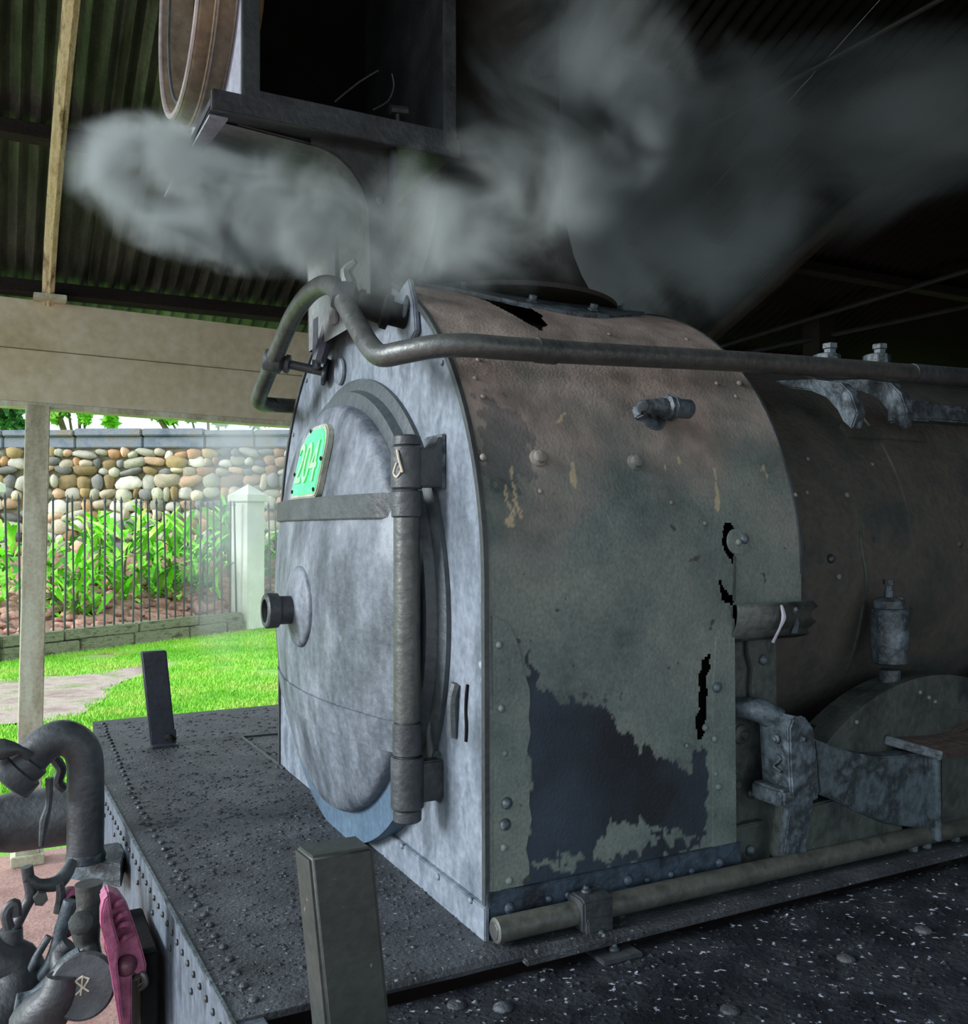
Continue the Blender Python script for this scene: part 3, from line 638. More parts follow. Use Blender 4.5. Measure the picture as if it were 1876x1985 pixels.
xq, sq_ = W(1428, 1050); cq = on(xq, sq_, -.001); nq = nrm(sq_)
B().lathe(cq, nq, [(0,.030),(.004,.029),(.005,.02)], 22).build('patch_disc', M['wrap'], smokebox); rivet(on(xq, sq_-.002, .004), nq, RV['m'], smokebox)
B().prism([on(*W(a_1, b_1), -.001) for a_1, b_1 in ((1421,1078),(1425,1078),(1424,1165),(1420,1165))], nq*.004).build('seam_edge', M['mechd'], smokebox)
B().tube([(.745,-.776,.612),(.742,-.786,.585),(.730,-.785,.56),(.722,-.772,.528)], [.003,.006,.003,.004], 6).build('torn_edge', M['lampw'], smokebox)
# ---- smokebox door
DZ, DR = .59, .52
door = thing_ = B().lathe((-.045, 0, DZ), (-1,0,0), [(-.02, DR-.02),(0, DR),(.022, DR),(.034, DR-.008),(.042, DR-.03),(.058, DR*.80),(.082, DR*.6),(.100, DR*.35),(.107, DR*.12),(.108, .001)], 96, cap=False).build('smokebox_door', M['door'], loco)
ring = B().lathe((-.001, 0, DZ), (-1,0,0), [(0,.592),(.010,.592),(.012,.586),(.016,.574),(.018,.562),(.040,.556),(.042,.548),(.044,.50)], 96).build('door_ring', M['ring'], smokebox, ang=30)
# lower, bluish part of the landing ring
b = B(); V = []
for i in range(33):
    a = PI*(1.18+.64*i/32)
    for rad in (.597, .50): V.append((-.048, rad*math.cos(a), DZ+rad*math.sin(a)))
b.add(V, [(2*i, 2*i+1, 2*i+3, 2*i+2) for i in range(32)]); V2 = [(x+.046, y, z) for x, y, z in V]; b.add(V2, [(2*i, 2*i+2, 2*i+3, 2*i+1) for i in range(32)])
b.add(V+V2, [f for i in range(32) for f in ((2*i, 2*i+2, 66+2*i+2, 66+2*i),)])
b.build('lower_landing', M['blue'], smokebox)
def doorx(y, z):
    q = math.hypot(y, z-DZ); pr = [(0,.108),(DR*.12,.107),(DR*.35,.100),(DR*.6,.082),(DR*.8,.058),(DR-.03,.042),(DR-.008,.034),(DR,.022)]
    for (a, b_), (c_, d_2) in zip(pr, pr[1:]):
        if q <= c_: return -.045-(b_+(d_2-b_)*(q-a)/(c_-a))
    return -.06
# embossed lower bands
def band(z0, z1, y0, y1, th, name, m, zf=lambda y: 0):
    n_ = 24; V = []
    for i in range(n_+1):
        y = y0+(y1-y0)*i/n_
        for z in (z0, z1):
            zz = z+zf(y); V.append((doorx(y, zz)-th, y, zz)); V.append((doorx(y, zz)+.004, y, zz))
    f = [q for i in range(n_) for q in ((4*i, 4*i+2, 4*i+6, 4*i+4), (4*i, 4*i+4, 4*i+5, 4*i+1), (4*i+2, 4*i+3, 4*i+7, 4*i+6))]+[(0,1,3,2),(4*n_,4*n_+2,4*n_+3,4*n_+1)]
    return B().add(V, f).build(name, m, door)
band(.300, .372, -.505, .455, .006, 'lower_band', M['door'])
# number plate
def plate_pt(y, z, off=0): return Vector((-.146-off+.21*(z-.872), y, z))
PY0, PY1, PZ0, PZ1 = -.118, .110, .868, 1.058
def ol(y0, y1, z0, z1, off):
    pts = []
    for (cy, cz, a0, rad) in ((y0+.02, z0+.02, PI, .02), (y1-.02, z0+.02, 1.5*PI, .02), (y1-.09, z1-.09, 0, .09), (y0+.06, z1-.06, .5*PI, .06)):
        for i in range(7): a = a0+.5*PI*i/6; pts.append(plate_pt(cy+rad*math.cos(a), cz+rad*math.sin(a), off))
    return pts
npl = B().prism(ol(PY0, PY1, PZ0, PZ1, 0), (.02, 0, 0)).build('number_plate', M['edge'], loco, .003)
B().prism(ol(PY0+.010, PY1-.010, PZ0+.010, PZ1-.010, .002), (.01, 0, 0)).build('plate_face', M['green'], npl, .001)
tcv = bpy.data.curves.new('digits', 'FONT'); tcv.body = '204'; tcv.size = .155; tcv.extrude = .0018; tcv.align_x = 'CENTER'; tcv.align_y = 'CENTER'; tcv.bevel_depth = .0006
tob = bpy.data.objects.new('digits', tcv)
dg = bpy.data.meshes.new_from_object(tob); bpy.data.objects.remove(tob)
dg.materials.clear(); dg.materials.append(M['green2'] if 'green2' in M else mat('digit_green', [(150,240,170),(170,210,160)], 30, .5, bump=.2))
do = bpy.data.objects.new('digits', dg); C.objects.link(do); do.parent = npl
do.matrix_world = Matrix.Translation(plate_pt((PY0+PY1)/2, (PZ0+PZ1)/2-.008, .0045)) @ Matrix.Rotation(math.atan(.21), 4, 'Y') @ Matrix(((0,0,-1,0),(-.76,0,0,0),(0,1,0,0),(0,0,0,1)))
for y, z in ((PY0+.02, PZ0+.02), (PY1-.02, PZ0+.02), (PY0+.010, .965), (PY1-.010, .935), (.03, PZ1-.012)):
    rivet(plate_pt(y, z, .003), (-1,0,0), dome_mesh(.006, .003, M['soot'], 'screw'), npl, 'screw')
# centre boss with socket nut
B().lathe((-.142, 0, DZ), (-1,0,0), [(0,.104),(.012,.104),(.018,.099),(.020,.09),(.030,.06),(.034,.04)], 48).build('boss', M['door'], door)
nut = B().lathe((-.160, 0, DZ-.008), (-1,0,0), [(0,.036),(.045,.036),(.05,.044),(.078,.045),(.082,.041),(.082,.030),(.05,.028)], 28, cap=False).build('socket_nut', M['dark'], door)
sq = B()
B().box((-.225, -.022, DZ-.03), (-.175, .022, DZ+.014)).build('socket', M['soot'], door)
# hinge: rod, knuckles, strap
HX, HY = -.078, -.540
hinge = B().cyl((HX, HY, .20), (HX, HY, .985), .024, n=24).build('door_hinge', M['dark'], loco, .002)
B().lathe((HX, HY, .385), (0,0,1), [(0,.0285),(.452,.0285)], 24).build('hinge_sleeve', M['pipe'], hinge, .002)
for z0, z1, r_ in ((.872,.962,.034),(.812,.868,.033),(.315,.383,.031),(.205,.312,.035),(.962,.985,.029),(.178,.205,.030)):
    B().lathe((HX, HY, z0), (0,0,1), [(0,r_-.003),(.003,r_),(z1-z0-.003,r_),(z1-z0,r_-.003)], 24).build('knuckle', M['dark'], hinge)
n_ = 28; V = []
for i in range(n_+1):
    y = HY+.005+(1.06)*i/n_; xx = doorx(y, .84)-.014 if abs(y) < .5 else (HX-.033 if y < 0 else doorx(.5, .84)-.012)
    for z in (.812, .868): V += [(xx, y, z), (xx+.018, y, z)]
b = B().add(V, [q for i in range(n_) for q in ((4*i, 4*i+2, 4*i+6, 4*i+4), (4*i, 4*i+4, 4*i+5, 4*i+1), (4*i+2, 4*i+3, 4*i+7, 4*i+6), (4*i+1, 4*i+5, 4*i+7, 4*i+3))]+[(0,1,3,2),(4*n_,4*n_+2,4*n_+3,4*n_+1)])
b.build('hinge_strap', M['dark'], hinge, .002)
# lugs to the smokebox face
B().prism([(HX, HY-.026, .876), (.0, HY-.026, .876), (.0, HY-.026, .975), (-.012, HY-.026, .985), (-.03, HY-.026, .958), (HX, HY-.026, .958)], (0, .05, 0)).build('hinge_lug', M['dark'], hinge, .003)
B().box((-.008, HY-.030, .872), (.0, HY+.07, .99)).build('lug_plate', M['mech'], hinge, .003)
B().box((HX, HY-.015, .215), (0, HY+.02, .300)).build('hinge_lug', M['dark'], hinge, .004)
B().box((-.008, HY-.005, .205), (.0, HY+.07, .312)).build('lug_plate', M['mech'], hinge, .003)
rivet(Vector((-.008, HY-.012, .968)), (-1,0,0), dome_mesh(.010,.004,M['soot'],'bolt_hole'), hinge, 'bolt_hole')
chs = B()
chs.tube([(HX-.03, HY-.02, .952),(HX-.028, HY-.026, .93),(HX-.022, HY-.030, .905)], .0026, 5, 3); chs.tube([(HX-.03,HY-.018,.925),(HX-.034,HY-.01,.905),(HX-.03,HY-.018,.896),(HX-.024,HY-.028,.91)], .0022, 5, 3)
chs.build('chalk_mark', M['bone'], hinge)
# latch scar on the front plate
B().tube([(-.004, -.625, .47),(-.010, -.62, .44),(-.008, -.615, .40),(-.004,-.61,.36)], .012, 8).build('latch', M['ring'], smokebox)
B().tube([(-.002,-.672,.475),(-.003,-.668,.45),(-.002,-.664,.42),(-.003,-.668,.39),(-.002,-.664,.36)], .0035, 6).build('crack_weld', M['soot'], smokebox)

# ---- handrail: one tube along the near side, over the door and back
hr = [(1.62,-.735,1.196),(1.2,-.738,1.184),(.7,-.738,1.170),(.25,-.738,1.152),(.05,-.737,1.146),(-.02,-.722,1.148),(-.075,-.685,1.148),(-.122,-.63,1.142),(-.148,-.575,1.142),(-.155,-.525,1.170),(-.152,-.45,1.222),(-.15,-.36,1.292),(-.15,-.29,1.345),(-.15,-.20,1.375),(-.15,-.08,1.382),(-.15,.03,1.365),(-.15,.11,1.340),(-.15,.24,1.282),(-.15,.34,1.235),(-.148,.44,1.190),(-.13,.50,1.178),(-.08,.56,1.182),(.05,.62,1.19),(1.5,.72,1.2)]
rail = B().tube(hr, .0235, 18, 5).build('handrail', M['pipe'], loco)
for x in (.12,):
    B().lathe((x, -.737, 1.148), (1,0,0), [(0,.0255),(.05,.0255)], 18).build('rail_joint', M['pipe'], rail, .002)
B().lathe((1.24,-.738,1.185), (1,.0,.02), [(0,.025),(.30,.025)], 18).build('rail_joint', M['dark'], rail, .002)
def stanchion(p, q, rb=.034):
    p = Vector(p); q = Vector(q); t = (q-p).normalized(); L_ = (q-p).length
    s_ = B().lathe(p-t*.03, t, [(0,.012),(.006,.03),(.03,.036),(.052,.032),(.060,.020),(.066,.027),(.076,.027),(.08,.013),(L_+.03-.02,.013),(L_+.012,.02)], 16).build('stanchion', M['dark'], rail)
    B().lathe(q-t*.022, t, [(0,.03),(.002,.040),(.011,.040),(.012,.036)], 20).build('stanchion_flange', M['mech'], rail, .002)
stanchion((-.15,.27,1.268), (0,.21,1.235))
B().lathe((-.012,.11,1.225), (1,0,0), [(0,.034),(.003,.038),(.012,.038)], 20).build('flange_plate', M['front'], smokebox, .002)
stanchion((-.145,-.33,1.318), (0,-.38,1.285))
B().prism([(-.002,-.44,1.23),(-.002,-.38,1.20),(-.002,-.33,1.25),(-.002,-.35,1.345),(-.002,-.40,1.36),(-.002,-.43,1.30)], (-.014,0,0)).build('flange_plate', M['front'], smokebox, .003)
B().lathe((-.115,-.355,1.30), (.9,-.25,-.25), [(0,.022),(.02,.03),(.05,.032),(.055,.04),(.07,.04),(.072,.028),(.11,.026)], 16).build('valve_body', M['soot'], smokebox)
B().tube([(-.13,-.33,1.345),(-.135,-.32,1.38),(-.12,-.34,1.40)], [.018,.014,.007], 8).build('valve_cap', M['pipe'], smokebox)
B().tube([(-.06,.13,1.25),(-.03,.12,1.36),(-.02,.13,1.43)], .02, 8).build('flag_bracket', M['purple'], smokebox)
B().bar((-.05,.185,1.24), (-.045,.185,1.42), .05, .012, (1,0,0)).build('flat_stay', M['purple'], smokebox, .002)

# ---- lamp bracket: scoop sheet between two flanges
def prof(n_=14):
    pts = [(-.052, 1.30), (-.052, 1.40), (-.053, 1.48)]
    for i in range(n_+1):
        a = i/n_*PI/2; pts.append((-.055-.145*(1-math.cos(a)), 1.53+.155*math.sin(a)))
    return pts+[(-.435, 1.700)]
pf = prof(); BW = .25
b = B(); V = [(x, sg*BW, z) for sg in (-1, 1) for x, z in pf]+[(x+.006, sg*BW, z+.006) for sg in (-1, 1) for x, z in pf]; k_ = len(pf)
b.add(V, [f for i in range(k_-1) for f in ((i, i+1, k_+i+1, k_+i), (2*k_+i, 3*k_+i, 3*k_+i+1, 2*k_+i+1))]); brk = b.build('lamp_bracket', M['scoop'], loco)
for sg in (-1, 1):
    out = [(x, sg*BW, z) for x, z in pf[:-1]]+[(-.20, sg*BW, 1.712), (.02, sg*BW, 1.712), (-.004, sg*BW, 1.66), (-.004, sg*BW, 1.30)]
    B().prism(out, (0, .010*sg, 0)).build('side_flange', M['flange'], brk, .0015)
B().box((-.053, -.02, 1.33), (-.062, .035, 1.63)).build('rib', M['lampw'], brk, .002)
B().box((-.010, -.29, 1.40), (.004, -.24, 1.70)).build('stiffener', M['flange'], brk, .002)
for z in (1.45, 1.58): rivet(Vector((-.03, -BW-.010, z)), (0,-1,0), RVH, brk, 'bolt')
# ---- headlamp
hl = thing_h = B().box((-.44, -.315, 1.702), (.150, .315, 1.724)).build('headlamp', M['dark'], loco, .003)
def hp(nm, a, b_, m, bv=.002): return B().box(a, b_).build(nm, m, hl, bv)
hp('bottom_frame', (-.37,-.315,1.724), (.150,-.285,1.758), M['dark'])
hp('bottom_frame', (-.44,-.33,1.690), (.152,-.315,1.735), M['dark'])
hp('front_panel', (-.372,-.30,1.724), (-.362,.30,2.50), M['lampw'])
hp('front_post', (-.372,-.312,1.74), (-.332,-.296,2.50), M['flange'])
hp('rear_post', (.118,-.312,1.724), (.150,-.300,2.50), M['dark'])
hp('rear_panel', (.138,-.30,1.724), (.148,.30,2.50), M['dark'])
hp('far_panel', (-.36,.295,1.724), (.14,.305,2.50), M['soot'])
hp('roof_panel', (-.38,-.33,2.50), (.16,.33,2.515), M['dark'])
hp('inner_floor', (-.36,-.285,1.724), (.138,.295,1.730), M['soot'])
hp('inner_divider', (-.33,-.20,1.73), (.06,-.19,1.775), M['soot'])
drum = B().lathe((-.375, 0, 2.12), (-1,0,0), [(0,.312),(.036,.312),(.038,.322),(.046,.322),(.048,.310),(.072,.308),(.078,.306),(.080,.303),(.080,.290),(.05,.284),(-.0,.28)], 72, cap=False).build('lamp_drum', M['lampbr'], hl)
B().lathe((-.452, 0, 2.12), (-1,0,0), [(0,.303),(.003,.306),(.008,.303),(.009,.292),(.004,.289),(0,.289)], 72, cap=False).build('drum_rim', M['lamprim'], hl)
B().lathe((-.436, 0, 2.12), (-1,0,0), [(0,.268),(.006,.268),(.006,.258),(0,.258)], 64, cap=False).build('glass_ring', M['dark'], hl)
B().lathe((-.378, 0, 2.12), (-1,0,0), [(-.01,.01),(-.008,.283),(0,.284),(.05,.286),(.066,.289)], 64, cap=False).build('inner_shade', M['soot'], hl)
for xq in (-.413, -.448): B().lathe((xq, 0, 2.12), (-1,0,0), [(0,.318),(.001,.3235),(.004,.3235),(.005,.318)] if xq > -.43 else [(-.075,.312),(-.075,.3155),(-.071,.3155),(-.071,.312)], 72, cap=False).build('band_highlight', M['lamprim'], hl)  # thin pale rings standing in for the highlights on the band edges
B().lathe((-.33, 0, 2.12), (1,0,0), [(0,.285),(.012,.272),(.03,.23),(.048,.16),(.058,.08),(.06,.01)], 48, cap=False).build('reflector', M['gold'], hl)
lb = B(); lb.tube([(-.14,-.25,1.80),(-.08,-.25,1.86),(-.03,-.25,1.90)], .0022, 5, 2); lb.tube([(-.045,-.25,1.80),(-.005,-.25,1.83),(.01,-.25,1.87),(.005,-.25,1.90)], .0022, 5, 3); lb.build('wire', M['flange'], hl)
lb = B(); lb.cyl((.045,-.2,1.73), (.04,-.2,1.83), .006, n=8); lb.cyl((.02,-.2,1.835), (.065,-.2,1.84), .012, n=8); lb.build('tap', M['flange'], hl)
hp('tap_block', (.06,-.23,1.73), (.105,-.18,1.80), M['rust'], .008)
# stay under the lamp
B().prism([(-.44,-.30,1.690),(-.40,-.30,1.690),(-.442,.26,1.690),(-.45,.26,1.690)], (0,0,-.006)).build('stay_plate', M['lampw'], brk)

# ---- chimney
ch = B().lathe((.44, 0, 1.405), (0,0,1), [(0,.335),(.012,.335),(.018,.30),(.05,.262),(.10,.235),(.16,.212),(.25,.190),(.36,.178),(.5,.172),(1.6,.172)], 56).build('chimney', M['chim'], loco)
b = B(); V = []
for i in range(61):
    a = 2*PI*i/60
    for rad, dz in ((.40,.004),(.30,.004),(.40,-.008),(.30,-.008)):
        y = rad*math.sin(a)*.95; V.append((.46+rad*math.cos(a)*1.0, y, ZC+math.sqrt(max(R*R-y*y, 0))+dz+.004))
b.add(V, [f for i in range(60) for f in ((4*i, 4*i+1, 4*i+5, 4*i+4), (4*i, 4*i+4, 4*i+6, 4*i+2))]); cb = b.build('chimney_base', M['mech'], ch)
for k in range(12):
    a = 2*PI*(k+.4)/12; y = .345*math.sin(a); p_ = Vector((.46+.345*math.cos(a), y, ZC+math.sqrt(R*R-y*y)+.008))
    B().lathe(p_, (0, y, p_.z-ZC), [(0,.016),(.004,.016),(.005,.011),(.016,.011)], 6).build('nut', M['mech'], ch)
B().lathe((.02, -.02, 1.425), (0,0,1), [(0,.026),(.006,.026)], 16).build('top_cap', M['soot'], smokebox, .001)
B().bar((.03,.13,1.42), (.05,.13,1.80), .06, .012, (1,0,0)).build('flat_stay', M['scoop'], smokebox, .002)

# ---- boiler barrel
bl = B().lathe((XL-.01, 0, ZC), (1,0,0), [(0,RB),(.55,RB),(.552,RB+.006),(4.6,RB+.006)], 80, cap=False).build('boiler', M['boiler'], loco)
def bsurf(x, z, off=0): 
    y = -math.sqrt(max(RB*RB-(z-ZC)**2, 0)); n_ = Vector((0, y, z-ZC)).normalized(); return Vector((x, y, z))+n_*off, n_
for px_, py_, k_ in ((1610,1083,'b'),(1625,1118,'m'),(1857,1055,'b'),(1565,890,'s'),(1640,960,'m'),(1563,955,'s'),(1690,900,'s'),(1470,790,'m')):
    v = _d + _r2*((px_-938)/F) - _u2*((py_-992.5)/F); a = v.y**2+v.z**2; b_1 = 2*(v.y*CAM.y+v.z*(CAM.z-ZC)); c_ = CAM.y**2+(CAM.z-ZC)**2-RB*RB
    D = b_1*b_1-4*a*c_
    if D > 0: p_ = CAM+v*((-b_1-math.sqrt(D))/2/a); rivet(p_, (0, p_.y, p_.z-ZC), RV[k_], bl)
# lap band on the boiler (torn sheet edge)
def bhit(px_, py_):
    v = _d + _r2*((px_-938)/F) - _u2*((py_-992.5)/F); a = v.y**2+v.z**2; b_1 = 2*(v.y*CAM.y+v.z*(CAM.z-ZC)); c_ = CAM.y**2+(CAM.z-ZC)**2-RB*RB
    return CAM+v*((-b_1-math.sqrt(max(b_1*b_1-4*a*c_, 0)))/2/a)
B().tube([bhit(a_1, b_1) for a_1, b_1 in ((1655,930),(1664,1000),(1668,1060),(1677,1120),(1672,1180),(1657,1250),(1640,1300))], [.001,.002,.005,.006,.005,.006,.004], 6, 3).build('lap_edge', M['mechd'], bl)
# clips with cap nuts over the handrail
def clip(px0, lab=None):
    off = px0-1640
    pts = [(1500,738),(1575,735),(1628,742),(1648,762),(1661,800),(1650,832),(1632,816),(1622,795),(1600,770),(1570,757),(1530,752)]
    xk = 1.04+ (off/97)*.185
    q = [P(a+off, b_, 'x', xk) for a, b_ in pts]
    c_ = B().prism(q, (.035, 0, 0)).build('rail_clip', M['mech'], bl, .004)
    top = P(1602+off, 702, 'x', xk+.02)
    t_ = B().lathe(top-Vector((0,0,.012)), (0,0,1), [(0,.034),(.002,.036),(.030,.035),(.034,.022)], 8).build('clip_block', M['mech'], bl, .002)
    B().lathe(top+Vector((.012,0,.022)), (0,0,1), [(0,.016),(.012,.016),(.014,.020),(.026,.020),(.028,.014)], 6).build('cap_nut', M['mech'], bl)
clip(1640); clip(1737)
pA, nA = bsurf(1.03, 1.085, .004); 
b = B(); V = []
for x in (1.25, 1.57):
    for z in (1.035, 1.075):
        q, n_ = bsurf(x, z, .0); V += [q-n_*.004, q+n_*.010]
b.add(V, [(0,1,3,2),(4,6,7,5),(1,5,7,3),(0,4,5,1),(2,3,7,6)]).build('clip_plate', M['boiler'], bl, .002)
B().box((1.38, -.64, 1.085), (1.9, -.57, 1.13)).build('side_bar', M['mech'], bl, .006)
B().box((1.36, -.648, 1.08), (1.44, -.565, 1.136)).build('side_bar_end', M['mech'], bl, .006)
rl = [P(a, b_, 'y', -.52) for a, b_ in ((1395,722),(1560,733),(1876,757))]
# torn lap cover below the smokebox sheet
b = B(); V = []; n_ = 10
for i in range(n_+1):
    a = -.25+1.75*i/n_; cy, cz = -.72, .600; 
    for x in (.618, .85+.012*math.sin(i*1.9)): V.append((x, cy-.055*math.cos(a), cz-.072*math.sin(a)*1.0))
b.add(V, [(2*i, 2*i+1, 2*i+3, 2*i+2) for i in range(n_)]); lapc = b.build('lap_cover', M['mechd'], smokebox)
md = lapc.modifiers.new('thickness', 'SOLIDIFY'); md.thickness = .005
B().prism([(.80,-.770,.61),(.825,-.770,.61),(.81,-.766,.58),(.80,-.768,.545),(.785,-.766,.545),(.795,-.770,.575)], (0,-.003,0)).build('torn_flap', M['mech'], smokebox)
rivet(Vector((.79,-.768,.598)), (0,-1,.2), RVH, smokebox, 'bolt')
# web plate and strip behind the skirt
B().box((.62,-.70,0), (.80,-.69,.56)).build('web_plate', M['mechd'], smokebox, .002)
B().prism([(.70,-.715,.57),(.79,-.715,.57),(.79,-.715,.33),(.715,-.715,.33),(.708,-.715,.42),(.712,-.715,.46),(.70,-.715,.50)], (0,.012,0)).build('web_strip', M['mechd'], smokebox, .002)
B().box((.63,-.725,0), (.80,-.70,.11)).build('web_angle', M['mechd'], smokebox, .003)
for x, z in ((.745,.48),(.66,.16),(.72,.17),(.69,.05),(.76,.06)): rivet(Vector((x, -.716 if z > .2 else -.726 if z < .11 else -.70, z)), (0,-1,0), RV['b'], smokebox)
for x, z in ((.668,.20),(.665,.10),(.69,.31)): B().lathe((x,-.70,z), (0,-1,0), [(0,.024),(.006,.022),(.010,.012),(.018,.008)], 12).build('plug', M['mechd'], smokebox)

# ---- machinery right of the smokebox
def py(px_, py_, y): return P(px_, py_, 'y', y)
# lubricator
lc = py(1723, 1200, -.70); LX, LY = lc.x, -.70
zz = lambda v: P(1723, v, 'y', LY).z
lub = B().lathe((LX, LY, zz(1287)), (0,0,1), [(0,.036),(.004,.043),(.02,.046),(zz(1183)-zz(1287)-.004,.047),(zz(1183)-zz(1287)+.004,.042)], 28).build('lubricator', M['mech'], loco)
B().lathe((LX, LY, zz(1180)), (0,0,1), [(0,.036),(.002,.038),(.020,.038),(.024,.034),(.03,.02)], 20).build('lubricator_cap', M['mech'], lub)
B().lathe((LX, LY, zz(1160)), (0,0,1), [(0,.012),(.02,.012),(.021,.009),(.034,.009),(.035,.014),(.048,.014)], 8).build('cap_screw', M['mech'], lub)
B().lathe((LX+.018, LY-.02, zz(1166)), (0,0,1), [(0,.009),(.012,.009)], 8).build('filler_screw', M['mech'], lub)
B().lathe((LX, LY, zz(1345)), (0,0,1), [(0,.020),(.012,.034),(.018,.036),(.026,.036),(.028,.026),(.062,.026)], 20).build('neck', M['mech'], lub)
B().tube([(LX,LY,zz(1345)),(LX-.02,LY+.03,.33),(LX-.05,LY+.06,.31)], .02, 10).build('feed_pipe', M['dark'], lub)
# wheel splasher
def arc(cx, cz, r0, a0, a1, n_=36): return [(cx+r0*math.cos(a0+(a1-a0)*i/n_), cz+r0*math.sin(a0+(a1-a0)*i/n_)) for i in range(n_+1)]
cx, r0 = 1.30, .62; cz = .405-r0; a0 = math.asin((-cz)/r0)
pts = arc(cx, cz, r0, PI-a0, a0)
spl = B().prism([(x, -.74, z) for x, z in pts], (0, .09, 0)).build('splasher', M['mechd'], loco, .004)
out = arc(cx, cz, r0+.002, PI-a0, a0); inn = arc(cx, cz, r0-.085, PI-a0-.02, a0+.02)
b = B(); k_ = len(out); V = [(x, -.746, z) for x, z in out]+[(x, -.746, z) for x, z in inn]+[(x, -.738, z) for x, z in inn]+[(x, -.70, z) for x, z in out]
b.add(V, [f for i in range(k_-1) for f in ((i, i+1, k_+i+1, k_+i), (k_+i, k_+i+1, 2*k_+i+1, 2*k_+i), (i, 3*k_+i, 3*k_+i+1, i+1))]).build('splasher_rim', M['mechd'], spl)
for px_, py_ in ((1660,1400),(1800,1352),(1812,1360),(1783,1342)): rivet(P(px_, py_, 'y', -.746), (0,-1,0), RV['s'], spl)
# bearing block
Y0 = -.83
fr = [py(a, b_, Y0) for a, b_ in ((1513,1405),(1535,1388),(1562,1392),(1573,1412),(1578,1460),(1586,1475),(1588,1545),(1548,1556),(1535,1558),(1532,1440))]
oq = [py(a, b_, Y0) for a, b_ in ((1528,1412),(1541,1389),(1562,1392),(1573,1412),(1588,1475),(1588,1545),(1536,1560))]
xa = oq[0].x; yb = min(P(1468,1450,'x',xa).y, -.60)
blk = B().prism(oq, (0, yb-Y0, 0)).build('bearing_block', M['mech'], loco, .007)
B().prism([py(a, b_, Y0-.006) for a, b_ in ((1538,1392),(1560,1388),(1578,1412),(1586,1475),(1588,1550),(1536,1562),(1532,1480),(1530,1412))], (0, .012, 0)).build('face_plate', M['mech'], blk, .004)
zf = oq[-1].z; B().box((xa-.022, Y0-.004, zf-.004), (xa+.05, yb, zf+.035)).build('foot', M['mech'], blk, .006)
B().tube([(xa+.03, yb-.03, oq[1].z-.02), (xa-.01, yb-.01, oq[1].z+.004), (xa-.045, yb+.05, oq[1].z+.002)], [.03,.028,.022], 10).build('horn', M['mech'], blk)
rivet(P(1506,1432,'x',xa), (-1,0,0), RVH, blk, 'bolt')
for px_, py_ in ((1553,1432),): rivet(py(px_, py_, Y0-.001), (0,-1,0), RVH, blk, 'bolt')
B().tube([P(1502,1462,'x',xa), P(1512,1472,'x',xa), P(1500,1484,'x',xa), P(1514,1496,'x',xa)], .0035, 6).build('casting_mark', M['mech'], blk)
# curved arm plate
ap = [(1578,1432),(1610,1445),(1650,1458),(1700,1468),(1750,1466),(1806,1458),(1812,1616),(1770,1604),(1735,1600),(1700,1588),(1660,1572),(1625,1555),(1588,1540)]
arm = B().prism([py(a, b_, -.80) for a, b_ in ap], (0, .06, 0)).build('slide_arm', M['mech'], loco, .004)
# box guide at the frame edge
gd = B().prism([py(a, b_, -.82) for a, b_ in ((1806,1456),(1824,1458),(1824,1632),(1808,1628))], (0, .16, 0)).build('box_guide', M['mech'], loco, .003)
B().prism([py(a, b_, -.80) for a, b_ in ((1824,1460),(1900,1450),(1900,1620),(1824,1624))], (0, .10, 0)).build('guide_face', M['mechd'], gd, .003)
tq = [py(1715,1430,-.74), py(1826,1462,-.84), py(1905,1440,-.84), py(1905,1395,-.70), py(1790,1412,-.68)]
tzz = sum(v.z for v in tq)/5
B().prism([(v.x, v.y, tq[0].z if i < 1 else tq[1].z-.0 if i < 3 else tq[0].z) for i, v in enumerate(tq)], (0,0,-.014)).build('guide_top', M['rust'], gd, .002)
B().bar(tq[0]+Vector((0,0,-.004)), tq[1]+Vector((0,0,-.004)), .012, .022).build('guide_lip', M['mech'], gd, .002)
B().bar(py(1815,1460,-.826), py(1818,1630,-.826), .016, .01, (1,0,0)).build('guide_lip', M['mech'], gd, .002)
B().bar(py(1800,1430,-.70)+Vector((0,0,.012)), py(2000,1290,-.70), .10, .03, (0,-.4,1)).build('running_plank', M['rust'], gd, .004)
for px_, py_ in ((1768,1640),(1795,1640),(1850,1625)): B().lathe(py(px_, py_, -.80)-Vector((0,0,.02)), (0,0,1), [(0,.013),(.03,.013)], 8).build('stud', M['mech'], gd)
# wedge block under the arm
wp_ = [(1530,1560),(1576,1560),(1620,1548),(1700,1590),(1750,1600),(1755,1640),(1560,1682),(1516,1668)]
wg = B().prism([py(a, b_, -.79) for a, b_ in wp_], (0, .10, 0)).build('wedge_block', M['mechd'], loco, .004)
B().prism([py(a, b_, -.795) for a, b_ in ((1532,1562),(1578,1545),(1560,1682),(1516,1670))], (0, .02, 0)).build('wedge_face', M['mech'], wg, .003)
B().box((.81, -.68, 0), (2.2, -.60, .30)).build('inner_frame', M['soot'], loco)

# ---- deck, running board, buffer beam
deck = B().prism([(-.50,-.832,0), (2.6,-.832,0), (2.6,1.86,0), (-.495,1.815,0), (-.555,.95,0)], (0,0,-.012)).build('front_deck', M['deck'], loco, .0015)
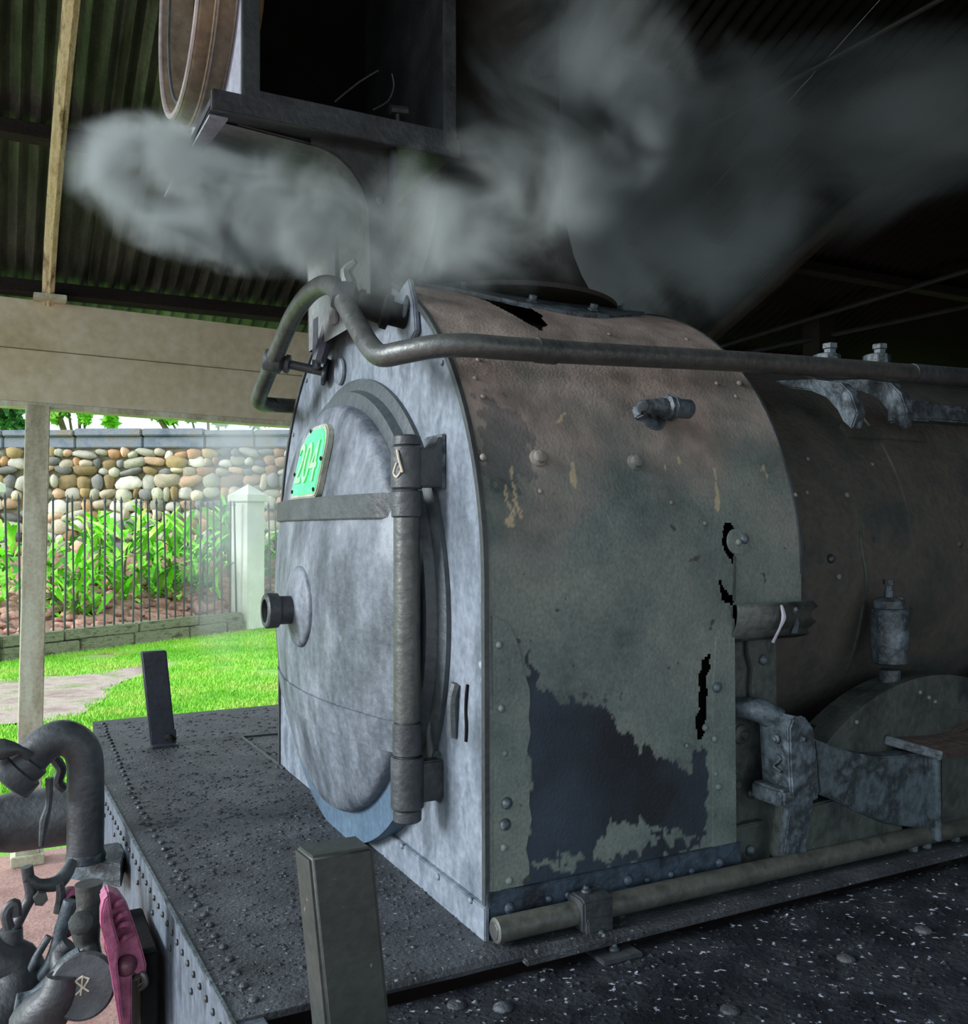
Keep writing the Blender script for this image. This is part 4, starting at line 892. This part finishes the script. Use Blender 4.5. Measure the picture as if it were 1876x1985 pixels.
# low chequer relief of grit and cinders
gr = B(); cub = [Vector(v) for v in ((1,0,0),(-1,0,0),(0,1,0),(0,-1,0),(0,0,1),(0,0,-1))]; cf = [(0,2,4),(2,1,4),(1,3,4),(3,0,4),(2,0,5),(1,2,5),(3,1,5),(0,3,5)]
for k in range(2600):
    y = random.uniform(-.82, 1.75); x = random.uniform(-.50, .0) if abs(y) < .74 else random.uniform(-.5, .5 if y > 0 else 0.)
    if y < -.74: x = random.uniform(-.5, .3)
    s_ = random.choice((.0018,.0025,.003,.004,.0065))*random.uniform(.7,1.2)
    gr.add([Vector((x, y, .0005))+Vector((v.x*s_*1.5, v.y*s_, v.z*s_*.6)) for v in cub], cf)
o = gr.build('cinders', M['deck'], deck, smooth=False); o['kind'] = 'stuff'
lp_ = [P(a, b_, 'z', .004) for a, b_ in ((470,1425),(548,1420))]
hatch = B(); 
for a, b_ in (((468,1428),(560,1420)), ((468,1428),(550,1490))):
    hatch.bar(P(*a, 'z', .003), P(*b_, 'z', .003), .008, .006)
hatch.build('hatch_edge', M['flange'], deck)
brd = B().prism([(-.55,-.846,-.03), (2.8,-.846,-.03), (2.8,-2.1,-.03), (-.50,-2.1,-.03)], (0,0,-.012)).build('running_board', M['board'], loco, .002)
# raised rounded lip of the deck seam
B().tube([(-.30,-.838,-.004),(-.1,-.838,0.0),(.05,-.838,-.002),(.3,-.838,-.006)], [.008,.014,.012,.006], 8).build('seam_lip', M['deck'], deck)
B().box((.02,-.868,-.012), (2.6,-.830,-.001)).build('seam_strip', M['deck'], deck, .003)
gr = B()
for k in range(3200):
    y = random.uniform(-2.0, -.86); x = random.uniform(-.5, 1.6); s_ = random.choice((.002,.003,.004,.006))*random.uniform(.7,1.2)
    gr.add([Vector((x, y, -.0295))+Vector((v.x*s_*1.7, v.y*s_, v.z*s_*.6)) for v in cub], cf)
o = gr.build('cinders', M['board'], brd, smooth=False); o['kind'] = 'stuff'
for px_, py_ in ((885,1950),(975,1955),(1415,1960),(1640,1860),(1790,1805)): rivet(P(px_, py_, 'z', -.03), (0,0,1), dome_mesh(.018,.009,M['deck'],'bolt_head'), brd, 'bolt_head')
for k in range(46): # deck rivet rows parallel to the front edge
    y = -.78+k*.056; x = -.455-.03*(1-abs(y-.6)/1.4); rivet(Vector((x+random.uniform(-.003,.003), y, 0)), (0,0,1), RV['d'], deck)
# buffer beam below the front edge
bm_ = B().prism([(-.497,-1.25,-.004), (-.500,-.83,-.004), (-.553,.95,-.004), (-.493,1.81,-.004), (-.44,1.81,-.004), (-.49,.95,-.004), (-.44,-1.25,-.004)], (0,0,-.42)).build('buffer_beam', M['beam'], loco, .003)
def beamx(y): return -.5-.053*(y+.83)/1.78
for k in range(34):
    y = -.80+k*.052; rivet(Vector((beamx(y)-.001, y, -.045)), (-1,0,0), RV['e'], bm_)
    if k % 4 == 1: rivet(Vector((beamx(y+.02)-.001, y+.02, -.085)), (-1,0,0), RV['e'], bm_)
    if k % 4 == 0: rivet(Vector((beamx(y)-.001, y, -.25)), (-1,0,0), RV['e'], bm_)
B().bar((beamx(-1.2)-.002,-1.2,.0), (beamx(.95)-.002,.95,.0), .006, .006).build('beam_edge', M['mech'], bm_)
# frame and wheels under the deck (mostly hidden)
B().box((-.44,-.55,-.30), (4.5,.55,-.05)).build('main_frame', M['soot'], loco)
for x in (.5, 1.7, 2.9):
    for y in (-.58, .58):
        wh = B().lathe((x, y, GZ+.36), (0,-1 if y < 0 else 1,0), [(-.06,.31),(-.05,.34),(0,.31),(.05,.31),(.05,.26),(.01,.26),(.01,.09),(.06,.08)], 40).build('wheel', M['mechd'], loco)
    B().cyl((x,-.6,GZ+.36), (x,.6,GZ+.36), .05).build('axle', M['soot'], loco)
for y in (-.55, .55):
    rl_ = thing('track_rail', 'steel rail under the %s wheels of the locomotive' % ('near' if y < 0 else 'far'), 'rail', (0, y, GZ), 'rails of the track')
    B().box((-5, y-.028, GZ), (6, y+.028, GZ+.06)).build('railhead', M['dark'], rl_, .004)

# ---- flag posts on the deck
pp = P(291, 1445, 'z', 0); yq = 1.215
def flagpost(y, xw, xb, lean, h, w_, m, foot=True):
    b = B(); q = []
    for z, dx in ((0, 0), (h, -lean)): q += [(xb+dx, y-.0, z), (xb+dx+w_, y-.0, z), (xb+dx+w_, y+xw, z), (xb+dx, y+xw, z)]
    b.add(q, [(0,3,2,1),(4,5,6,7),(0,1,5,4),(1,2,6,5),(2,3,7,6),(3,0,4,7)]); return b.build('deck_post', m, loco, .004, seg=3)
dp = flagpost(1.235, .03, -.345, .035, .345, .088, M['purple'])
B().box((-.348, 1.185, .0), (-.255, 1.235, .008)).build('post_foot', M['purple'], dp, .002)
B().box((-.345, 1.226, .0), (-.258, 1.236, .055)).build('post_foot', M['purple'], dp, .002)
B().tube([(-.29,1.22,.03),(-.285,1.20,.035),(-.27,1.195,.02)], .012, 8).build('bolt', M['soot'], dp)
p0 = py(601,1657,-1.05); p1 = py(722,1640,-1.05)
fpq = B(); q = []
for z, dx in ((-.03, .035), (p0.z-.004, 0)): q += [(p0.x+dx, -1.05, z), (p1.x+dx+.002, -1.05, z), (p1.x+dx, -.985, z), (p0.x+dx-.006, -.985, z)]
fpq.add(q, [(0,3,2,1),(4,5,6,7),(0,1,5,4),(1,2,6,5),(2,3,7,6),(3,0,4,7)]); dp2 = fpq.build('deck_post', M['post'], loco, .006, seg=3)
# ---- regulator rod along the side with its bracket
ra, rb_ = Vector((-.006,-.790,.030)), Vector((2.6,-.80,.026))
rod = B().lathe(ra, rb_-ra, [(0,.019),(.003,.0235),((rb_-ra).length,.0235)], 22).build('side_rod', M['rod'], loco)
B().lathe(ra-Vector((.001,0,0)), (-1,0,0), [(0,.017),(.001,.016)], 20).build('rod_end', M['pipe'], rod)
bk = B().box((.168,-.900,-.03), (.258,-.832,-.022)).build('rod_bracket', M['dark'], loco, .002)
B().box((.176,-.834,-.028), (.236,-.822,.028)).build('bracket_web', M['dark'], bk, .003)
B().prism([(.172,-.826,.0),(.172,-.826,.060),(.172,-.812,.066),(.172,-.775,.066),(.172,-.762,.050),(.172,-.762,.0)], (.070,0,0)).build('bracket_clamp', M['dark'], bk, .004)
B().box((.166,-.90,-.028), (.173,-.822,.055)).build('bracket_rib', M['mech'], bk, .002) if False else None
rivet(Vector((.206,-.836,-.002)), (0,-1,0), RVH, bk, 'bolt'); rivet(Vector((.20,-.792,.066)), (0,0,1), RVH, bk, 'bolt'); rivet(Vector((.215,-.865,-.022)), (0,0,1), RVH, bk, 'bolt')

# ---- gooseneck pipe, buffer, brake gear at the front
GY = .30
def g(px_, py_, y=GY): return P(px_, py_, 'y', y)
gp = [g(165,1668), g(166,1600), g(166,1520), g(164,1470), g(152,1444), g(126,1430), g(98,1436), g(74,1454), g(48,1482), g(30,1496)]
goose = B().tube(gp, .0455, 22, 5).build('vacuum_pipe', M['dark'], loco)
B().lathe(g(166,1660), (0,0,1), [(-.012,.047),(0,.050),(.012,.047)], 22).build('pipe_collar', M['mech'], goose)
t_ = (g(30,1496)-g(74,1454)).normalized(); B().lathe(g(62,1468), t_, [(0,.048),(.004,.053),(.03,.053),(.034,.062),(.075,.066),(.080,.056)], 24).build('coupling_ring', M['dark'], goose)
B().tube([g(56,1466,GY-.06), g(40,1454,GY-.07), g(8,1452,GY-.06), g(-30,1458,GY-.05)], [.012,.010,.026,.03], 10).build('coupling_lug', M['dark'], goose)
B().tube([g(96,1508), g(94,1560), g(86,1592), g(80,1640)], [.010,.008,.012,.006], 8).build('safety_chain', M['dark'], goose)
B().tube([g(105,1470,GY+.1), g(118,1490,GY+.1), g(112,1516,GY+.1), g(125,1530,GY+.1)], .014, 8).build('coupling_hook', M['dark'], goose)
# bracket holding the pipe to the beam
q = [g(134,1660,GY-.03), g(208,1656,GY+.06), g(266,1650,GY-.45), g(236,1672,GY-.60)]
zb = g(165,1668,GY).z
s1 = P(133,1660,'z',zb); s2 = P(235,1676,'z',zb); s3 = P(272,1644,'z',zb)
shf = B().prism([(s1.x,s1.y+.06,zb), (beamx(.5),s1.y+.06,zb), (beamx(s3.y),s3.y,zb), (s2.x,s2.y,zb), (s1.x,s1.y,zb)], (0,0,-.06)).build('pipe_shelf', M['mech'], bm_, .003)
B().box((s3.x-.03,s3.y-.015,zb-.10), (s3.x+.01,s3.y+.02,zb+.005)).build('shelf_gusset', M['soot'], bm_, .002)
by = .95
bz = (g(70,1530,by).z+g(70,1645,by).z)/2; br = (g(70,1530,by).z-g(70,1645,by).z)/2
buf = B().lathe((-.50, by, bz), (-1,0,0), [(0,br*1.06),(.02,br*1.06),(.03,br),(.30,br*.98),(.34,br*.9),(.60,br*.88)], 36).build('buffer', M['dark'], loco)
# coupler and levers
cpl = B().tube([g(-45,1850,.05), g(0,1865,.05), g(30,1880,.05), g(30,1935,.02), g(-10,1990,0)], [.05,.055,.06,.07,.08], 16).build('coupler_hook', M['dark'], loco)
B().cyl(g(20,1855,.05), g(22,1800,.05), .028, .024, 14).build('hook_neck', M['dark'], cpl)
B().tube([g(28,1800,.05),(g(48,1760,.05)), g(60,1735,.05), g(55,1700,.05), g(52,1680,.05)], .013, 10).build('lever', M['dark'], bm_)
B().tube([g(52,1700,.05), g(75,1715,.05), g(110,1712,.06), g(130,1690,.08), g(140,1670,.1)], [.013,.014,.018,.016,.012], 10).build('lever', M['dark'], bm_)
B().tube([g(115,1712,.04), g(118,1735,.04), g(112,1770,.04)], .010, 8).build('pin', M['dark'], bm_)
B().lathe(g(78,1738,.04), (0,-1,0), [(0,.016),(.02,.016)], 6).build('nut', M['pipe'], bm_)
B().tube([g(18,1800,0), g(12,1775,0), g(18,1758,0), g(30,1752,0), g(32,1775,0)], .012, 8).build('hook_spur', M['dark'], cpl)
B().tube([g(136,1745,.0), g(122,1790,0), g(108,1840,0), g(92,1875,0), g(70,1900,0), g(56,1895,0), g(68,1860,0), g(95,1815,0)], [.015,.016,.015,.014,.013,.010,.009,.008], 10).build('brake_lever', M['mech'], bm_)
B().tube([g(30,1945,-.1), g(70,1940,-.1), g(110,1905,-.1), g(135,1875,-.1), g(160,1860,-.1)], [.02,.026,.028,.028,.03], 12).build('brake_arm', M['mech'], bm_)
B().tube([g(172,1712,-.05), g(172,1760,-.05), g(166,1790,-.05), g(170,1830,-.05), g(180,1870,-.08), g(195,1905,-.1)], [.030,.026,.034,.026,.024,.02], 14).build('hose_stem', M['pipe'], bm_)
B().lathe(g(155,1788,-.08), (0,-1,.3), [(0,.024),(.02,.026),(.024,.018)], 12).build('tap_ball', M['pipe'], bm_)
c = g(160,1912,-.22); dn = Vector((-.25,-.93,.25)).normalized()
hd = B().lathe(c-dn*.0, dn, [(-.09,.05),(-.03,.064),(0,.0665),(.004,.062)], 36).build('coupling_head', M['dark'], loco)
ck = B()
up = Vector((0,0,1)); rt = dn.cross(up).normalized(); up2 = rt.cross(dn)
def hpz(a, b_): return c+dn*.0055+rt*a+up2*b_
for l in (((-.014,.014),(0,.020),(.014,.012)), ((.014,.012),(0,0),(-.014,-.010)), ((-.012,.012),(-.004,0),(.012,-.014)), ((0,.018),(.002,-.016))):
    ck.tube([hpz(*q) for q in l], .0022, 5, 1)
ck.build('chalk_mark', M['bone'], hd)
B().tube([g(60,1990,-.15), g(90,1960,-.18), g(112,1930,-.2), g(120,1890,-.2)], [.05,.05,.04,.03], 14).build('hose_body', M['dark'], bm_)
B().tube([g(135,1830,-.02), g(120,1850,-.02), g(125,1880,-.05), g(150,1870,-.06)], [.02,.026,.026,.02], 12).build('hose_bend', M['dark'], bm_)
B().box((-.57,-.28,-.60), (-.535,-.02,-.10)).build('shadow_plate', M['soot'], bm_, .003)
# pink lever on the left and pink casting on the beam
B().tube([g(130,1735,.08), g(142,1742,.05), g(134,1765,.04), g(128,1790,.03), g(136,1815,.02)], [.020,.024,.020,.014,.010], 12).build('pink_link', M['pink'], bm_)
rivet(g(140,1742,.02), (0,-1,0), dome_mesh(.008,.004,M['soot'],'pin_hole'), bm_, 'pin_hole')
bx = -.56
def k_(px_, py_, x=bx): return P(px_, py_, 'x', x)
BXP = [(196,1745),(208,1728),(232,1736),(250,1762),(262,1795),(276,1840),(284,1870),(283,1905),(262,1886),(256,1885),(256,1990),(232,1990),(222,1910),(212,1870),(202,1838),(206,1800)]
kl = B().prism([g(a, b_, -.30) for a, b_ in BXP], (-.0, .05, 0)).build('coupler_knuckle', M['pink'], loco, .007, seg=3)
kl['label'] = 'pink painted coupler casting'
npl['label'] = 'green number plate reading 204'
B().prism([g(a, b_, -.335) for a, b_ in ((212,1735),(220,1790),(232,1830),(228,1870),(240,1990),(232,1990),(216,1890),(206,1835),(196,1800),(196,1770),(202,1745))], (0,.04,0)).build('knuckle_rib', M['pink'], kl, .006)
for a, b_, c_, d_1 in ((222,1758,236,1750),(226,1782,244,1772),(230,1798,250,1792),(232,1828,256,1812)):
    B().tube([g(a, b_, -.312), g((a+c_)/2, (b_+d_1)/2-3, -.32), g(c_, d_1, -.312)], .006, 8).build('knuckle_tooth', M['pink'], kl)
kb = B().lathe(g(246,1868,-.29), (-.2,-.95,.2), [(0,.022),(.02,.021),(.032,.015),(.037,.006)], 20).build('knuckle_pin', mat('pin_maroon', [(84,44,58),(120,70,86)], 12, .4), kl)
B().tube([g(262,1895,-.28), g(276,1888,-.30), g(282,1905,-.30), g(272,1915,-.28)], .007, 8).build('shackle', M['pipe'], kl)

# ------------------------------------------------------------------ STEAM
def steam(name, label, c, rad, dens, nscale, lo, hi, seed=0, aniso=-.3, rot=0, warp=(1,1,1), fall=1.0):
    bm = bmesh.new(); bmesh.ops.create_icosphere(bm, subdivisions=3, radius=1); me = bpy.data.meshes.new(name); bm.to_mesh(me); bm.free()
    o = link(bpy.data.objects.new(name, me)); o.location = c; o.scale = rad; o.rotation_euler = (0, rot, YAW-PI/2)
    m = bpy.data.materials.new(name); m.use_nodes = True; t = m.node_tree; t.nodes.clear(); N = t.nodes; L = t.links
    out_ = N.new('ShaderNodeOutputMaterial'); pv = N.new('ShaderNodeVolumePrincipled'); L.new(pv.outputs[0], out_.inputs['Volume'])
    pv.inputs['Color'].default_value = (.93, 1, .965, 1); pv.inputs['Anisotropy'].default_value = aniso
    tc_ = N.new('ShaderNodeTexCoord'); ln = N.new('ShaderNodeVectorMath'); ln.operation = 'LENGTH'; L.new(tc_.outputs['Object'], ln.inputs[0])
    f_ = N.new('ShaderNodeMapRange'); f_.inputs[1].default_value = 1.0; f_.inputs[2].default_value = -.15; f_.interpolation_type = 'SMOOTHSTEP'
    mp_ = N.new('ShaderNodeMapping'); mp_.inputs['Location'].default_value = (seed*3.1, seed*1.7, seed*.9); mp_.inputs['Scale'].default_value = [warp[i]*rad[i] for i in range(3)]; L.new(tc_.outputs['Object'], mp_.inputs[0])
    n_ = N.new('ShaderNodeTexNoise'); n_.inputs['Scale'].default_value = nscale; n_.inputs['Detail'].default_value = 4; n_.inputs['Roughness'].default_value = .55; n_.inputs['Distortion'].default_value = .6; L.new(mp_.outputs[0], n_.inputs['Vector'])
    ed = N.new('ShaderNodeMath'); ed.operation = 'MULTIPLY_ADD'; ed.inputs[1].default_value = -1.35; L.new(n_.outputs[0], ed.inputs[0])
    of = N.new('ShaderNodeMath'); of.operation = 'ADD'; of.inputs[1].default_value = .70; L.new(ln.outputs['Value'], of.inputs[0]); L.new(of.outputs[0], ed.inputs[2]); 
    mxr = N.new('ShaderNodeMath'); mxr.operation = 'MAXIMUM'; L.new(ed.outputs[0], mxr.inputs[0])
    rim = N.new('ShaderNodeMapRange'); rim.inputs[1].default_value = .5; rim.inputs[2].default_value = 1.0; rim.inputs[3].default_value = 0; rim.inputs[4].default_value = 1; L.new(ln.outputs['Value'], rim.inputs[0]); L.new(rim.outputs[0], mxr.inputs[1]); L.new(mxr.outputs[0], f_.inputs[0])
    r_ = N.new('ShaderNodeMapRange'); r_.inputs[1].default_value = lo; r_.inputs[2].default_value = hi; r_.interpolation_type = 'SMOOTHSTEP'; L.new(n_.outputs[0], r_.inputs[0])
    mu = N.new('ShaderNodeMath'); mu.operation = 'MULTIPLY'; L.new(f_.outputs[0], mu.inputs[0]); L.new(r_.outputs[0], mu.inputs[1])
    m2 = N.new('ShaderNodeMath'); m2.operation = 'MULTIPLY'; L.new(mu.outputs[0], m2.inputs[0]); m2.inputs[1].default_value = dens; L.new(m2.outputs[0], pv.inputs['Density'])
    me.materials.append(m); tag(o, label, 'steam', kind='stuff'); return o
if True:
    steam('steam_cloud', 'bright steam drifting below the headlamp on the left', pd(430, 375, 2.28), (.42,.22,.20), 52, 5.5, .34, .66, 1, rot=.20)
    steam('steam_cloud', 'thin steam curling in front of the lamp bracket scoop', pd(585, 410, 2.15), (.25,.12,.16), 18, 6, .36, .66, 2, rot=.5)
    steam('steam_cloud', 'wide steam cloud right of the chimney over the smokebox', pd(1190, 380, 3.2), (.74,.40,.66), 17, 2.8, .32, .62, 3, rot=-.3)
    steam('steam_cloud', 'steam streaming up across the dark roof at the right', pd(1560, 290, 3.5), (1.15,.4,.44), 8, 2.2, .34, .64, 4, rot=-.22, warp=(.6,1,1.3))
    steam('steam_cloud', 'steam low around the chimney foot', pd(930, 430, 2.05), (.40,.14,.22), 12, 4.5, .34, .64, 5, rot=-.3)
    steam('steam_cloud', 'steam rising at the top centre above the chimney', pd(1090, 170, 2.5), (.38,.2,.42), 13, 3.2, .36, .66, 6, rot=.4)
    steam('steam_haze', 'pale haze drifting before the right white fence pillar', pd(480, 960, 6.2), (.5,.6,1.4), 2.4, 1.2, .1, .5, 7)
